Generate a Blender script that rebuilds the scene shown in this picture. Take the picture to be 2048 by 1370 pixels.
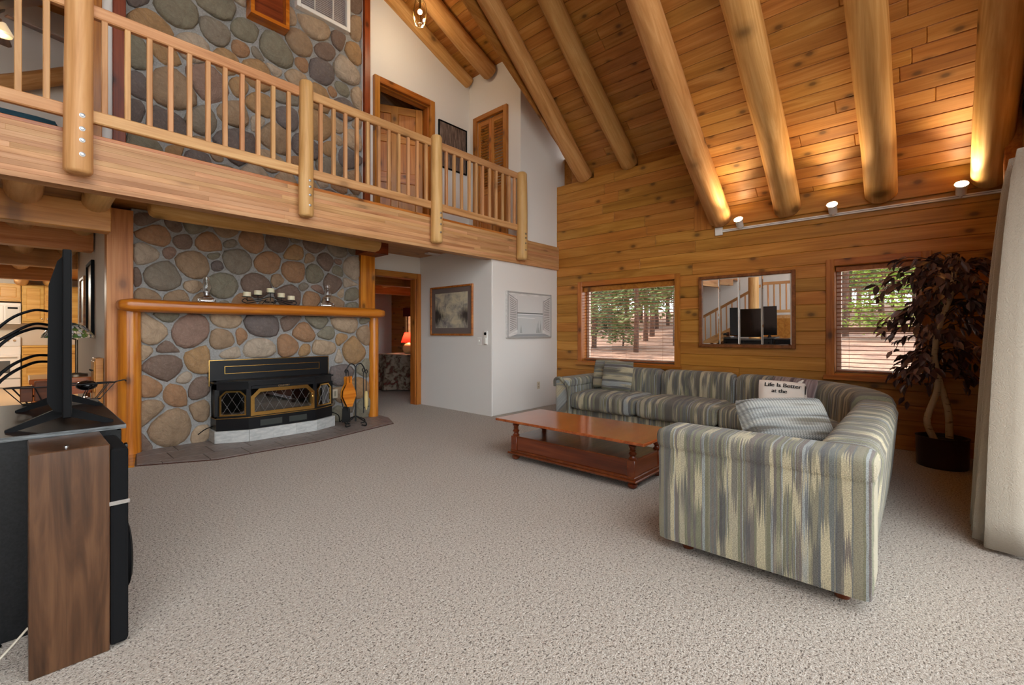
import bpy, bmesh, math, random
from mathutils import Vector, Matrix, noise
R=math.radians
rng=random.Random(7)
scene=bpy.context.scene
for o in list(bpy.data.objects): bpy.data.objects.remove(o)
COL=scene.collection

# ---------------------------------------------------------------- camera (photo taken as 2048x1370)
H=1.2; F=899.0; HY=666.0; YAW=math.atan2(821.0,899.0)
cd=bpy.data.cameras.new('camera'); cam=bpy.data.objects.new('camera',cd); COL.objects.link(cam)
cd.sensor_fit='HORIZONTAL'; cd.sensor_width=36.0; cd.lens=36.0*F/2048.0; cd.shift_y=-(685.0-HY)/2048.0
cd.clip_start=0.03; cd.clip_end=300
cam.location=(0,0,H); cam.rotation_euler=(R(90),0,YAW-R(90))
scene.camera=cam
VIEW=Vector((math.cos(YAW),math.sin(YAW),0)); RIGHT=Vector((math.sin(YAW),-math.cos(YAW),0))
def ray(px,py): return VIEW*F+RIGHT*(px-1024.0)+Vector((0,0,HY-py))
def onX(px,py,X): d=ray(px,py); p=d*(X/d.x); p.z+=H; return p
def onY(px,py,Y): d=ray(px,py); p=d*(Y/d.y); p.z+=H; return p
def onZ(px,py,Z=0.0): d=ray(px,py); p=d*((Z-H)/d.z); p.z+=H; return p

# ---------------------------------------------------------------- sky, sun, window portals, exposure
scene.view_settings.view_transform='Standard'; scene.view_settings.look='None'
scene.view_settings.exposure=2.45; scene.view_settings.gamma=1.0; scene.view_settings.use_curve_mapping=False
w=bpy.data.worlds.new('sky'); scene.world=w; w.use_nodes=True
wb=w.node_tree.nodes['Background']; wb.inputs[0].default_value=(0.90,0.96,1.0,1); wb.inputs[1].default_value=1.0
sd=bpy.data.lights.new('sun_offscreen','SUN'); sd.energy=1.25; sd.angle=R(0.6); sd.color=(1.0,0.93,0.82)
sun=bpy.data.objects.new('sun_offscreen',sd); COL.objects.link(sun); sun.location=(0,0,30)
sun.rotation_euler=Vector((0.35,-0.75,-1.25)).to_track_quat('-Z','Y').to_euler()
def portal(name,loc,rot,sx,sy):
    l=bpy.data.lights.new(name,'AREA'); l.shape='RECTANGLE'; l.size=sx; l.size_y=sy; l.cycles.is_portal=True
    o=bpy.data.objects.new(name,l); COL.objects.link(o); o.location=loc; o.rotation_euler=rot; return o
portal('portal_front_offscreen',(0.3,-0.68,2.2),(R(90),0,0),7.6,4.4)
portal('portal_window',(6.34,3.29,1.36),(R(90),0,R(90)),1.6,1.25)
portal('portal_window',(6.34,0.37,1.36),(R(90),0,R(90)),0.85,1.25)

# ---------------------------------------------------------------- object helpers
def tag(o,label=None,cat=None,group=None,kind=None):
    if label: o['label']=label
    if cat: o['category']=cat
    if group: o['group']=group
    if kind: o['kind']=kind
    return o
def empty(name,loc=(0,0,0),label=None,cat=None,group=None,rz=0.0,kind=None,parent=None):
    o=bpy.data.objects.new(name,None); COL.objects.link(o); o.location=loc; o.rotation_euler=(0,0,rz); o.empty_display_size=.1
    o.parent=parent
    return tag(o,label,cat,group,kind)
def ob(name,bm,mat,parent=None,loc=(0,0,0),rot=(0,0,0),smooth=False,label=None,cat=None,group=None,kind=None,mw=None):
    me=bpy.data.meshes.new(name)
    if isinstance(bm,bmesh.types.BMesh):
        if smooth:
            for f in bm.faces: f.smooth=True
        bm.to_mesh(me); bm.free()
        if smooth: 
            try: me.set_sharp_from_angle(angle=R(42))
            except Exception: pass
    else:
        me=bm
    if mat is not None:
        me.materials.clear()
        for m in (mat if isinstance(mat,(list,tuple)) else [mat]): me.materials.append(m)
    o=bpy.data.objects.new(name,me); COL.objects.link(o)
    if mw is not None: o.matrix_basis=mw
    else: o.location=loc; o.rotation_euler=rot
    o.parent=parent
    return tag(o,label,cat,group,kind)
def share(name,me,parent=None,mw=None):
    o=bpy.data.objects.new(name,me); COL.objects.link(o); o.parent=parent
    if mw is not None: o.matrix_basis=mw
    return o
def copy_tree(o,parent=None):
    c=o.copy(); COL.objects.link(c); c.parent=parent
    for ch in list(o.children): copy_tree(ch,c)
    return c
def BM(): return bmesh.new()
def box(bm,x0,x1,y0,y1,z0,z1,bev=0.0,seg=1,mi=0):
    g=bmesh.ops.create_cube(bm,size=1.0); vs=g['verts']
    M=Matrix.Translation(((x0+x1)/2,(y0+y1)/2,(z0+z1)/2))@Matrix.Diagonal((abs(x1-x0),abs(y1-y0),abs(z1-z0),1))
    bmesh.ops.transform(bm,matrix=M,verts=vs)
    fs=set(f for v in vs for f in v.link_faces)
    if mi:
        for f in fs: f.material_index=mi
    if bev>0:
        es=list(set(e for v in vs for e in v.link_edges))
        r=bmesh.ops.bevel(bm,geom=es,offset=bev,segments=seg,affect='EDGES',profile=0.5)
        if mi:
            for f in r['faces']: f.material_index=mi
    return bm
def prism(bm,pts,ax,a0,a1,mi=0):
    """extrude polygon pts (2d) along axis ax ('x','y','z') from a0 to a1"""
    def mk(p,a):
        if ax=='x': return (a,p[0],p[1])
        if ax=='y': return (p[0],a,p[1])
        return (p[0],p[1],a)
    A=[bm.verts.new(mk(p,a0)) for p in pts]; B=[bm.verts.new(mk(p,a1)) for p in pts]
    n=len(pts); fs=[bm.faces.new(A[::-1]),bm.faces.new(B)]
    for i in range(n): fs.append(bm.faces.new((A[i],A[(i+1)%n],B[(i+1)%n],B[i])))
    for f in fs: f.material_index=mi
    bmesh.ops.recalc_face_normals(bm,faces=fs)
    return bm
def lathe(bm,prof,seg=20,c=(0,0,0),cap=True,mi=0):
    rings=[]
    for r,z in prof:
        if r<1e-5: rings.append([bm.verts.new((c[0],c[1],c[2]+z))])
        else: rings.append([bm.verts.new((c[0]+r*math.cos(2*math.pi*k/seg),c[1]+r*math.sin(2*math.pi*k/seg),c[2]+z)) for k in range(seg)])
    fs=[]
    for a,b in zip(rings[:-1],rings[1:]):
        for k in range(seg):
            k2=(k+1)%seg
            if len(a)==1 and len(b)==1: continue
            if len(a)==1: fs.append(bm.faces.new((a[0],b[k2],b[k])))
            elif len(b)==1: fs.append(bm.faces.new((a[k],a[k2],b[0])))
            else: fs.append(bm.faces.new((a[k],a[k2],b[k2],b[k])))
    if cap:
        if len(rings[0])>1: fs.append(bm.faces.new(rings[0][::-1]))
        if len(rings[-1])>1: fs.append(bm.faces.new(rings[-1]))
    for f in fs: f.material_index=mi
    return bm
def tube(bm,pts,r,seg=8,mi=0,cap=True):
    pts=[Vector(p) for p in pts]; n=len(pts); rings=[]
    rs=r if isinstance(r,(list,tuple)) else [r]*n
    t0=(pts[1]-pts[0]).normalized(); up=Vector((0,0,1)) if abs(t0.z)<.9 else Vector((1,0,0))
    nrm=t0.cross(up).normalized()
    for i,p in enumerate(pts):
        if i==0: t=pts[1]-pts[0]
        elif i==n-1: t=pts[-1]-pts[-2]
        else: t=(pts[i+1]-pts[i]).normalized()+(pts[i]-pts[i-1]).normalized()
        if t.length<1e-9: t=t0.copy()
        t.normalize()
        nrm=(nrm-t*nrm.dot(t)); 
        if nrm.length<1e-6: nrm=t.orthogonal()
        nrm.normalize(); b=t.cross(nrm)
        rings.append([bm.verts.new(p+(nrm*math.cos(2*math.pi*k/seg)+b*math.sin(2*math.pi*k/seg))*rs[i]) for k in range(seg)])
    for a,b in zip(rings[:-1],rings[1:]):
        for k in range(seg):
            f=bm.faces.new((a[k],a[(k+1)%seg],b[(k+1)%seg],b[k])); f.material_index=mi
    if cap:
        bm.faces.new(rings[0][::-1]).material_index=mi; bm.faces.new(rings[-1]).material_index=mi
    return bm
def bez(p0,p1,p2,p3,n=10):
    p0,p1,p2,p3=map(Vector,(p0,p1,p2,p3)); out=[]
    for i in range(n+1):
        t=i/n; s=1-t
        out.append(p0*s**3+p1*3*s*s*t+p2*3*s*t*t+p3*t**3)
    return out
def smoothpath(pts,n=6):
    P=[Vector(p) for p in pts]; out=[]
    for i in range(len(P)-1):
        a=P[max(i-1,0)];b=P[i];c=P[i+1];d=P[min(i+2,len(P)-1)]
        for k in range(n):
            t=k/n
            out.append(0.5*((2*b)+(c-a)*t+(2*a-5*b+4*c-d)*t*t+(3*b-a-3*c+d)*t**3))
    out.append(P[-1]); return out
def frame(p0,p1,wdir):
    p0=Vector(p0);p1=Vector(p1); x=(p1-p0).normalized(); z=x.cross(Vector(wdir)).normalized(); y=z.cross(x)
    M=Matrix((x,y,z)).transposed().to_4x4(); M.translation=(p0+p1)/2
    return M,(p1-p0).length
def board(name,p0,p1,w,t,wdir,mat,parent=None,bev=0.004,**k):
    """a plank: local x along its length, y its width, z its thickness"""
    M,L=frame(p0,p1,wdir); bm=BM(); b=min(bev,t*.4,w*.4)
    box(bm,-L/2,L/2,-w/2,w/2,-t/2,t/2,b)
    return ob(name,bm,mat,parent,mw=M,**k)
def log(name,p0,p1,r0,r1,mat,parent=None,seg=18,n=14,wob=.012,round0=True,round1=True,seed=0,**k):
    """a peeled log, slightly crooked and tapering, local x along its length"""
    M,L=frame(p0,p1,(0,0,1) if abs((Vector(p1)-Vector(p0)).normalized().z)<.9 else (1,0,0))
    rr=random.Random(seed+17); bm=BM(); rings=[]
    xs=[-L/2+L*i/n for i in range(n+1)]
    prof=[(x,r0+(r1-r0)*(i/n)) for i,x in enumerate(xs)]
    cr=.35*min(r0,r1)
    if round0: prof=[(-L/2,r0-cr*1.0),(-L/2+cr*.25,r0-cr*.45),(-L/2+cr,r0)]+prof[1:]
    if round1: prof=prof[:-1]+[(L/2-cr,r1),(L/2-cr*.25,r1-cr*.45),(L/2,r1-cr)]
    ph=[rr.uniform(0,6.28) for _ in range(6)]
    for x,r in prof:
        dy=wob*math.sin(x*1.7+ph[0])+wob*.5*math.sin(x*4.1+ph[1]); dz=wob*math.sin(x*1.3+ph[2])
        ring=[]
        for s in range(seg):
            a=2*math.pi*s/seg
            q=r*(1+.018*math.sin(2*a+ph[3]+x*.9)+.012*math.sin(3*a+ph[4]-x*2.3)+.012*math.sin(x*6+a+ph[5]))
            ring.append(bm.verts.new((x,dy+q*math.cos(a),dz+q*math.sin(a))))
        rings.append(ring)
    for a,b in zip(rings[:-1],rings[1:]):
        for s in range(seg): bm.faces.new((a[s],b[s],b[(s+1)%seg],a[(s+1)%seg]))
    bm.faces.new(rings[0]); bm.faces.new(rings[-1][::-1])
    bmesh.ops.recalc_face_normals(bm,faces=bm.faces)
    return ob(name,bm,mat,parent,mw=M,smooth=True,**k)
def rbox_pts(bm,L,W,Hh,r,nx=10,ny=6,nz=4,fn=None,puff=0.0,uvf=None,mi=0):
    """rounded box in local coords (x in -L/2..L/2 ...); fn maps each point; uvf(x,y,z)->uv"""
    uvl=bm.loops.layers.uv.verify()
    vmap={}
    def V(i,j,k):
        key=(i,j,k)
        if key in vmap: return vmap[key]
        p=Vector((-L/2+L*i/nx,-W/2+W*j/ny,-Hh/2+Hh*k/nz))
        q=Vector((max(-L/2+r,min(L/2-r,p.x)),max(-W/2+r,min(W/2-r,p.y)),max(-Hh/2+r,min(Hh/2-r,p.z))))
        d=p-q
        if d.length>1e-9: p=q+d.normalized()*r
        if puff:
            u=2*p.x/L; v=2*p.y/W
            b=(1-u*u)*(1-v*v); p.z+=puff*max(0,b)*(1 if k==nz else (0 if k==0 else .5*k/nz))
        v=bm.verts.new(fn(p) if fn else p); vmap[key]=(v,p); return vmap[key]
    def quad(a,b,c,d):
        q=[V(*a),V(*b),V(*c),V(*d)]
        try: f=bm.faces.new([t[0] for t in q])
        except ValueError: return
        f.material_index=mi; f.smooth=True
        if uvf:
            for lp,t in zip(f.loops,q): lp[uvl].uv=uvf(t[1])
    for i in range(nx):
        for j in range(ny):
            quad((i,j,0),(i,j+1,0),(i+1,j+1,0),(i+1,j,0)); quad((i,j,nz),(i+1,j,nz),(i+1,j+1,nz),(i,j+1,nz))
        for k in range(nz):
            quad((i,0,k),(i+1,0,k),(i+1,0,k+1),(i,0,k+1)); quad((i,ny,k),(i,ny,k+1),(i+1,ny,k+1),(i+1,ny,k))
    for j in range(ny):
        for k in range(nz):
            quad((0,j,k),(0,j,k+1),(0,j+1,k+1),(0,j+1,k)); quad((nx,j,k),(nx,j+1,k),(nx,j+1,k+1),(nx,j,k+1))
    return bm

# ---------------------------------------------------------------- materials
class NT:
    def __init__(s,name):
        s.m=bpy.data.materials.new(name); s.m.use_nodes=True; s.t=s.m.node_tree; s.n=s.t.nodes; s.l=s.t.links
        s.b=s.n['Principled BSDF']; s.out=s.n['Material Output']
    def N(s,ty,**k):
        x=s.n.new(ty)
        for a,v in k.items(): setattr(x,a,v)
        return x
    def set(s,inp,v):
        if isinstance(v,bpy.types.NodeSocket): s.l.new(v,inp)
        elif v is not None:
            if inp.type=='RGBA' and len(v)==3: v=(*v,1)
            inp.default_value=v
    def math(s,op,a,b=None,c=None,clamp=False):
        x=s.N('ShaderNodeMath',operation=op,use_clamp=clamp); s.set(x.inputs[0],a)
        if b is not None: s.set(x.inputs[1],b)
        if c is not None: s.set(x.inputs[2],c)
        return x.outputs[0]
    def vmath(s,op,a,b=None):
        x=s.N('ShaderNodeVectorMath',operation=op); s.set(x.inputs[0],a)
        if b is not None: s.set(x.inputs[1],b)
        return x.outputs[0]
    def coord(s,kind='Object'): return s.N('ShaderNodeTexCoord').outputs[kind]
    def rand(s): return s.N('ShaderNodeObjectInfo').outputs['Random']
    def noise(s,v,scale,detail=4,rough=.55,dist=0.0,dim='3D'):
        x=s.N('ShaderNodeTexNoise',noise_dimensions=dim); s.l.new(v,x.inputs['Vector']); x.inputs['Scale'].default_value=scale
        x.inputs['Detail'].default_value=detail; x.inputs['Roughness'].default_value=rough; x.inputs['Distortion'].default_value=dist
        return x.outputs['Fac']
    def voro(s,v,scale,feat='F1',dim='3D',out='Distance'):
        x=s.N('ShaderNodeTexVoronoi',voronoi_dimensions=dim,feature=feat); s.l.new(v,x.inputs['Vector']); x.inputs['Scale'].default_value=scale
        return x.outputs[out]
    def scale(s,v,xyz): return s.vmath('MULTIPLY',v,xyz)
    def ramp(s,fac,stops,interp='LINEAR'):
        x=s.N('ShaderNodeValToRGB'); x.color_ramp.interpolation=interp; e=x.color_ramp.elements
        while len(e)<len(stops): e.new(.5)
        for el,(p,c) in zip(e,stops): el.position=p; el.color=(*c,1) if len(c)==3 else c
        s.set(x.inputs[0],fac); return x.outputs[0]
    def mix(s,f,a,b,mode='MIX'):
        x=s.N('ShaderNodeMix',data_type='RGBA',blend_type=mode); s.set(x.inputs[0],f); s.set(x.inputs[6],a); s.set(x.inputs[7],b); return x.outputs[2]
    def hsv(s,c,h=.5,sa=1.0,v=1.0):
        x=s.N('ShaderNodeHueSaturation'); s.set(x.inputs['Hue'],h); s.set(x.inputs['Saturation'],sa); s.set(x.inputs['Value'],v); s.set(x.inputs['Color'],c); return x.outputs[0]
    def bump(s,h,strength=.3,dist=.01):
        x=s.N('ShaderNodeBump'); x.inputs['Strength'].default_value=strength; x.inputs['Distance'].default_value=dist; s.l.new(h,x.inputs['Height']); s.l.new(x.outputs[0],s.b.inputs['Normal'])
    def P(s,**k):
        for a,v in k.items(): s.set(s.b.inputs[a.replace('_',' ')],v)
        return s
def lin(r,g,b):
    f=lambda c:(c/255/12.92) if c/255<=.04045 else ((c/255+.055)/1.055)**2.4
    return (f(r),f(g),f(b))
def plain(name,c,rough=.5,metal=0.0,spec=.5,**k):
    t=NT(name); t.P(Base_Color=c,Roughness=rough,Metallic=metal,Specular_IOR_Level=spec,**k); return t.m
def wood(name,dark,mid,light,rough=.45,sc=1.0,knot=1.0,var=.22,bump=.15,wave=1.0,coat=0.0,spec=.4,kdens=2.6):
    t=NT(name); rnd=t.rand(); v=t.coord('Object')
    off=t.N('ShaderNodeCombineXYZ'); t.l.new(t.math('MULTIPLY',rnd,53.0),off.inputs[0]); t.l.new(t.math('MULTIPLY',rnd,17.0),off.inputs[1])
    v=t.vmath('ADD',v,off.outputs[0])
    a=t.noise(t.scale(v,(.55*sc,7*sc,7*sc)),1.6,4,.55,wave)
    b=t.noise(t.scale(v,(1.1*sc,60*sc,60*sc)),1.2,2,.5)
    g=t.math('ADD',t.math('MULTIPLY',a,.75),t.math('MULTIPLY',b,.25))
    col=t.ramp(g,[(.30,dark),(.50,mid),(.68,light)])
    if knot>0:
        k=t.voro(t.scale(v,(.62,1.0,1.0)),kdens,dim='2D')
        kf=t.ramp(k,[(.035,(1,1,1)),(.075,(.35,.35,.35)),(.14,(0,0,0))])
        col=t.mix(t.math('MULTIPLY',kf,.75*knot),col,tuple(c*.22 for c in dark))
    val=t.math('ADD',t.math('MULTIPLY',t.math('FRACT',t.math('MULTIPLY',rnd,91.7)),var*2),1-var)
    col=t.hsv(col,t.math('ADD',t.math('MULTIPLY',t.math('FRACT',t.math('MULTIPLY',rnd,37.3)),.014),.493),1.0,val)
    t.P(Base_Color=col,Roughness=rough,Specular_IOR_Level=spec,Coat_Weight=coat,Coat_Roughness=.12)
    if bump: t.bump(g,bump,.004)
    return t.m
MAT={}
MAT['plank']=wood('wall_plank_pine',lin(146,92,30),lin(176,118,46),lin(196,140,66),.42,var=.12)
MAT['deck']=wood('ceiling_board_pine',lin(148,94,38),lin(178,120,56),lin(198,144,80),.45,var=.15,kdens=2.9)
MAT['log']=wood('peeled_log',lin(176,124,66),lin(198,148,88),lin(216,170,112),.62,sc=.8,var=.06,wave=2.6,kdens=2.0,bump=.15,spec=.25)
MAT['glulam']=wood('glulam_fir',lin(158,106,62),lin(190,140,94),lin(208,162,116),.5,var=.12,knot=.6,kdens=1.6)
MAT['rail']=wood('railing_fir',lin(160,106,60),lin(196,144,94),lin(212,166,116),.5,var=.1,knot=.6,kdens=2.0)
MAT['rail_log']=wood('post_log',lin(180,132,76),lin(204,156,98),lin(220,178,122),.5,sc=.8,var=.06,wave=1.8,kdens=2.2)
MAT['honey']=wood('honey_varnished_log',lin(140,72,10),lin(190,110,26),lin(212,138,46),.28,var=.08,coat=.3,kdens=2.4)
MAT['casing']=wood('orange_varnished_trim',lin(130,70,18),lin(172,104,38),lin(192,126,56),.35,var=.08,coat=.15)
MAT['redwood']=wood('dark_red_trim',lin(88,36,12),lin(128,58,20),lin(150,76,34),.4,var=.1)
MAT['doorwood']=wood('pine_door',lin(140,80,22),lin(184,116,44),lin(204,140,66),.38,var=.1,coat=.1)
MAT['oak']=wood('golden_oak',lin(178,128,52),lin(208,160,80),lin(222,180,106),.4,var=.06,knot=0)
MAT['fir']=wood('square_fir_beam',lin(150,88,36),lin(186,120,60),lin(204,144,84),.45,var=.1,knot=.8,kdens=2.0)
MAT['cherry']=wood('cherry_table',lin(118,52,18),lin(152,76,32),lin(174,98,50),.16,var=.02,knot=0,coat=.6)
MAT['cherry_dark']=wood('dark_turned_cherry',lin(70,26,10),lin(104,44,18),lin(126,62,30),.28,var=.03,knot=0,coat=.4)
MAT['walnut']=wood('walnut_veneer',lin(44,28,16),lin(74,49,30),lin(96,67,43),.3,sc=1.2,var=.03,knot=0,coat=.15,wave=2.5)
def wallmat(name,c):
    t=NT(name); v=t.coord('Object'); n=t.noise(v,60,4); n2=t.noise(v,2.0,3)
    t.P(Base_Color=t.mix(t.math('MULTIPLY',n2,.12),c,tuple(x*.8 for x in c)),Roughness=.8,Specular_IOR_Level=.25); t.bump(n,.12,.004); return t.m
MAT['white']=wallmat('white_drywall',lin(226,222,216))
MAT['cream']=wallmat('cream_drywall',lin(222,212,198))
def carpet(name,a,b,c):
    t=NT(name); v=t.coord('Object')
    n=t.noise(v,140,3,.7); n2=t.noise(v,70,2,.6); n3=t.noise(v,1.6,3)
    g=t.math('ADD',t.math('MULTIPLY',n,.55),t.math('MULTIPLY',n2,.45))
    col=t.ramp(g,[(.385,a),(.45,b),(.53,b),(.62,c)])
    col=t.mix(t.math('MULTIPLY',n3,.18),col,tuple(x*.75 for x in b))
    t.P(Base_Color=col,Roughness=.95,Specular_IOR_Level=.1,Sheen_Weight=.15); t.bump(g,.9,.02); return t.m
MAT['carpet']=carpet('beige_frieze_carpet',lin(74,58,46),lin(188,176,162),lin(222,213,202))
def stonemat():
    t=NT('river_stone'); rnd=t.rand(); v=t.coord('Object')
    base=t.ramp(rnd,[(0,lin(166,140,112)),(.13,lin(142,134,120)),(.24,lin(176,140,98)),(.36,lin(128,108,96)),(.46,lin(188,164,136)),(.58,lin(138,134,116)),(.68,lin(170,130,96)),(.78,lin(116,108,106)),(.87,lin(190,174,154)),(.95,lin(152,124,110))],'CONSTANT')
    n=t.noise(v,6,8,.72,.8); n2=t.noise(v,40,5,.7)
    col=t.mix(t.ramp(n,[(.35,(0,0,0)),(.7,(.55,.55,.55))]),base,lin(92,72,58))
    col=t.mix(t.ramp(n2,[(.5,(0,0,0)),(.8,(.2,.2,.2))]),col,lin(206,190,170))
    t.P(Base_Color=t.hsv(col,.5,1.0,1.14),Roughness=.62,Specular_IOR_Level=.35); t.bump(t.math('ADD',n,t.math('MULTIPLY',n2,.25)),.9,.05); return t.m
MAT['stone']=stonemat()
def mortarmat():
    t=NT('grey_mortar'); v=t.coord('Object'); n=t.noise(v,55,5,.7)
    t.P(Base_Color=t.ramp(n,[(.3,lin(126,124,122)),(.7,lin(164,162,158))]),Roughness=.9); t.bump(n,.5,.01); return t.m
MAT['mortar']=mortarmat()
MAT['black']=plain('matte_black_plastic',(.003,.003,.0034),.6,0,.12)
MAT['black_gloss']=plain('gloss_black',(.003,.003,.0035),.1)
MAT['black_iron']=plain('black_wrought_iron',(.010,.010,.010),.5,.3)
MAT['brass']=plain('polished_brass',(.78,.48,.14),.2,1.0)
MAT['chrome']=plain('bright_steel',(.6,.6,.6),.25,1.0); MAT['bolt']=plain('zinc_bolt',(.36,.36,.36),.35,1.0)
MAT['white_plastic']=plain('white_plastic',lin(232,230,224),.4)
MAT['white_enamel']=plain('white_enamel',lin(236,234,230),.25)
MAT['mirror']=plain('mirror_glass',(.9,.9,.9),.0,1.0)
MAT['almond']=plain('almond_plate',lin(204,192,170),.45)
MAT['candle']=plain('ivory_candle_wax',lin(226,214,182),.5,Subsurface_Weight=.2)
def pane(name,tint=(1,1,1),fac=.06):
    t=NT(name); t.n.remove(t.b); a=t.N('ShaderNodeBsdfTransparent'); a.inputs[0].default_value=(*tint,1)
    g=t.N('ShaderNodeBsdfGlossy'); g.inputs['Roughness'].default_value=.0; m=t.N('ShaderNodeMixShader'); m.inputs[0].default_value=fac
    t.l.new(a.outputs[0],m.inputs[1]); t.l.new(g.outputs[0],m.inputs[2]); t.l.new(m.outputs[0],t.out.inputs[0]); return t.m
MAT['pane']=pane('clear_pane'); MAT['pane_dark']=pane('smoked_fire_glass',(.55,.53,.5),.22)
MAT['glass']=plain('clear_glass',(1,1,1),.02,0,.5,Transmission_Weight=1.0,IOR=1.45)
def emit(name,c,s):
    t=NT(name); t.P(Base_Color=c,Emission_Color=c,Emission_Strength=s); return t.m
MAT['bulb']=emit('warm_bulb',(1,.78,.45),18)
def tilemat(name,a,b,sc=14):
    t=NT(name); v=t.coord('Object'); n=t.noise(t.scale(v,(1,4,4)),sc,5,.65,.5)
    rv=t.math('ADD',t.math('MULTIPLY',t.rand(),.16),.92)
    t.P(Base_Color=t.hsv(t.ramp(n,[(.35,a),(.65,b)]),.5,1,rv),Roughness=.45); t.bump(n,.15,.004); return t.m
MAT['slate']=tilemat('grey_brown_hearth_tile',lin(104,94,90),lin(142,130,124))
MAT['pale_tile']=tilemat('pale_grey_tile',lin(168,170,168),lin(198,198,194))

# ================================================================ THE SHELL
XR=6.12; YW=4.56; XREC=4.57; YDOOR=6.28; SL=.735; SD=.41
def zlow(X): return 2.795+SL*(6.12-X)
def zhigh(X): return 3.875+SL*(6.12-X)
def zdorm(X): return 5.53+SD*(5.19-X)
# ---- floor
bm=BM(); box(bm,-6.5,7.2,-.65,15.4,-.12,0); ob('floor',bm,MAT['carpet'],kind='structure',label='beige speckled frieze carpet covering the room')
bm=BM(); box(bm,-3,1.6,10.2,15.3,0,.006)
t=NT('pale_vinyl'); t.P(Base_Color=lin(214,192,154),Roughness=.35); ob('floor_kitchen',bm,t.m,kind='structure',label='pale tan vinyl floor in the kitchen')

# ---- right log wall with its planks
W1=(2.455,4.125,.70,2.02); W2=(-.07,.80,.69,2.02)
bm=BM()
def wall_with_holes(bm,x0,x1,y0,y1,z0,z1,holes):
    ys=sorted(set([y0,y1]+[h[0] for h in holes]+[h[1] for h in holes]))
    for a,b in zip(ys[:-1],ys[1:]):
        hs=[h for h in holes if h[0]<=a+1e-6 and h[1]>=b-1e-6]
        if not hs: box(bm,x0,x1,a,b,z0,z1)
        else: box(bm,x0,x1,a,b,z0,hs[0][2]); box(bm,x0,x1,a,b,hs[0][3],z1)
h1=(W1[0]+.07,W1[1]-.07,W1[2]+.06,W1[3]-.07); h2=(W2[0]+.07,W2[1]-.07,W2[2]+.06,W2[3]-.07)
wall_with_holes(bm,6.14,6.34,-.65,2.05,0,2.62,[h2]); wall_with_holes(bm,6.14,6.34,2.05,4.62,0,3.66,[h1])
wall_right=ob('wall_right',bm,MAT['plank'],kind='structure',label='golden pine plank wall behind the sofa')
rh=.1525
for k in range(24):
    z0=k*rh; zc=z0+rh/2
    segs=[(-.63,4.60)] if k<17 else [(2.03,4.60)]
    for Wd in (W1,W2):
        if Wd[2]<zc<Wd[3]:
            n=[]
            for a,b in segs:
                if Wd[0]>a: n.append((a,min(b,Wd[0]+.01)))
                if Wd[1]<b: n.append((max(a,Wd[1]-.01),b))
            segs=n
    for a,b in segs:
        cuts=[a]
        if b-a>1.9:
            c=a+rng.uniform(.8,b-a-.8)
            cuts.append(c)
        cuts.append(b)
        for c,d in zip(cuts[:-1],cuts[1:]):
            pr=rng.uniform(-.002,.002)
            board('plank',(6.132+pr,c+.0008,zc),(6.132+pr,d-.0008,zc),rh-.0015,.03,(0,0,1),MAT['plank'],wall_right,bev=.005)
board('plank',(6.108,2.14,2.56),(6.108,2.14,3.30),.24,.03,(0,1,0),MAT['plank'],wall_right)
for a,b in ((-.6,.19),(.47,1.03),(1.31,1.90)):
    board('blocking_board',(6.10,a-.1,2.69),(6.10,b+.1,2.69),.24,.03,(0,0,1),MAT['plank'],wall_right)
for a,b in ((2.0,3.12),(3.36,3.88),(4.0,4.3)):
    board('blocking_board',(6.20,a,3.80),(6.20,b,3.80),.30,.03,(0,0,1),MAT['plank'],wall_right)

# ---- ceiling: three wooden roof planes with boards
def deck(bm,fn,x0,x1,y0,y1,th=.12):
    off=.035
    P=[(x0,fn(x0)+off),(x1,fn(x1)+off),(x1,fn(x1)+off+th),(x0,fn(x0)+off+th)]
    prism(bm,P,'y',y0,y1)
bm=BM(); deck(bm,zlow,-1,6.6,-.75,1.98); deck(bm,zhigh,.5,6.7,1.90,4.15); deck(bm,zdorm,-1,6.7,4.05,15.4)
prism(bm,[(-1,zlow(-1)),(6.6,zlow(6.6)),(6.6,zhigh(6.6)+.1),(-1,zhigh(-1)+.1)],'y',1.99,2.03)
prism(bm,[(-1,zdorm(-1)),(6.7,zhigh(6.7)),(6.7,zdorm(6.7)+.1),(-1,zdorm(-1)+.2)],'y',4.13,4.17)
prism(bm,[(-1,8.05),(-6.6,3.9),(-6.6,4.05),(-1,8.2)],'y',-.75,15.4)
prism(bm,[(-1,8.0),(.6,8.0),(.6,9.2),(-1,9.2)],'y',1.9,4.15)
box(bm,6.34,6.7,-.75,15.4,2.2,5.2) if False else None
ceiling=ob('ceiling',bm,MAT['deck'],kind='structure',label='vaulted pine board ceiling over the room')
def deck_boards(fn,slope,x0,x1,y0,y1,wd=.138):
    a=math.atan(slope); n=int((x0-x1)/(wd*math.cos(a)))
    for i in range(n):
        xc=x0-(i+.5)*wd*math.cos(a); zc=fn(xc)+.012
        cuts=[y0]
        if y1-y0>1.6: cuts.append(y0+rng.uniform(.5,y1-y0-.5))
        cuts.append(y1)
        for c,d in zip(cuts[:-1],cuts[1:]):
            board('ceiling_board',(xc,c+.0008,zc),(xc,d-.0008,zc),wd-.002,.022,(-math.cos(a),0,math.sin(a)),MAT['deck'],ceiling,bev=.006)
deck_boards(zlow,SL,6.16,2.2,-.62,1.985); deck_boards(zhigh,SL,6.40,2.6,1.98,4.12); deck_boards(zdorm,SD,5.25,2.2,4.2,5.75)
# upper right trims beside the end wall
bm=BM(); box(bm,5.70,5.80,-.63,-.52,2.2,3.2,.008); ob('trim_1',bm,MAT['casing'],kind='structure')

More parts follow.
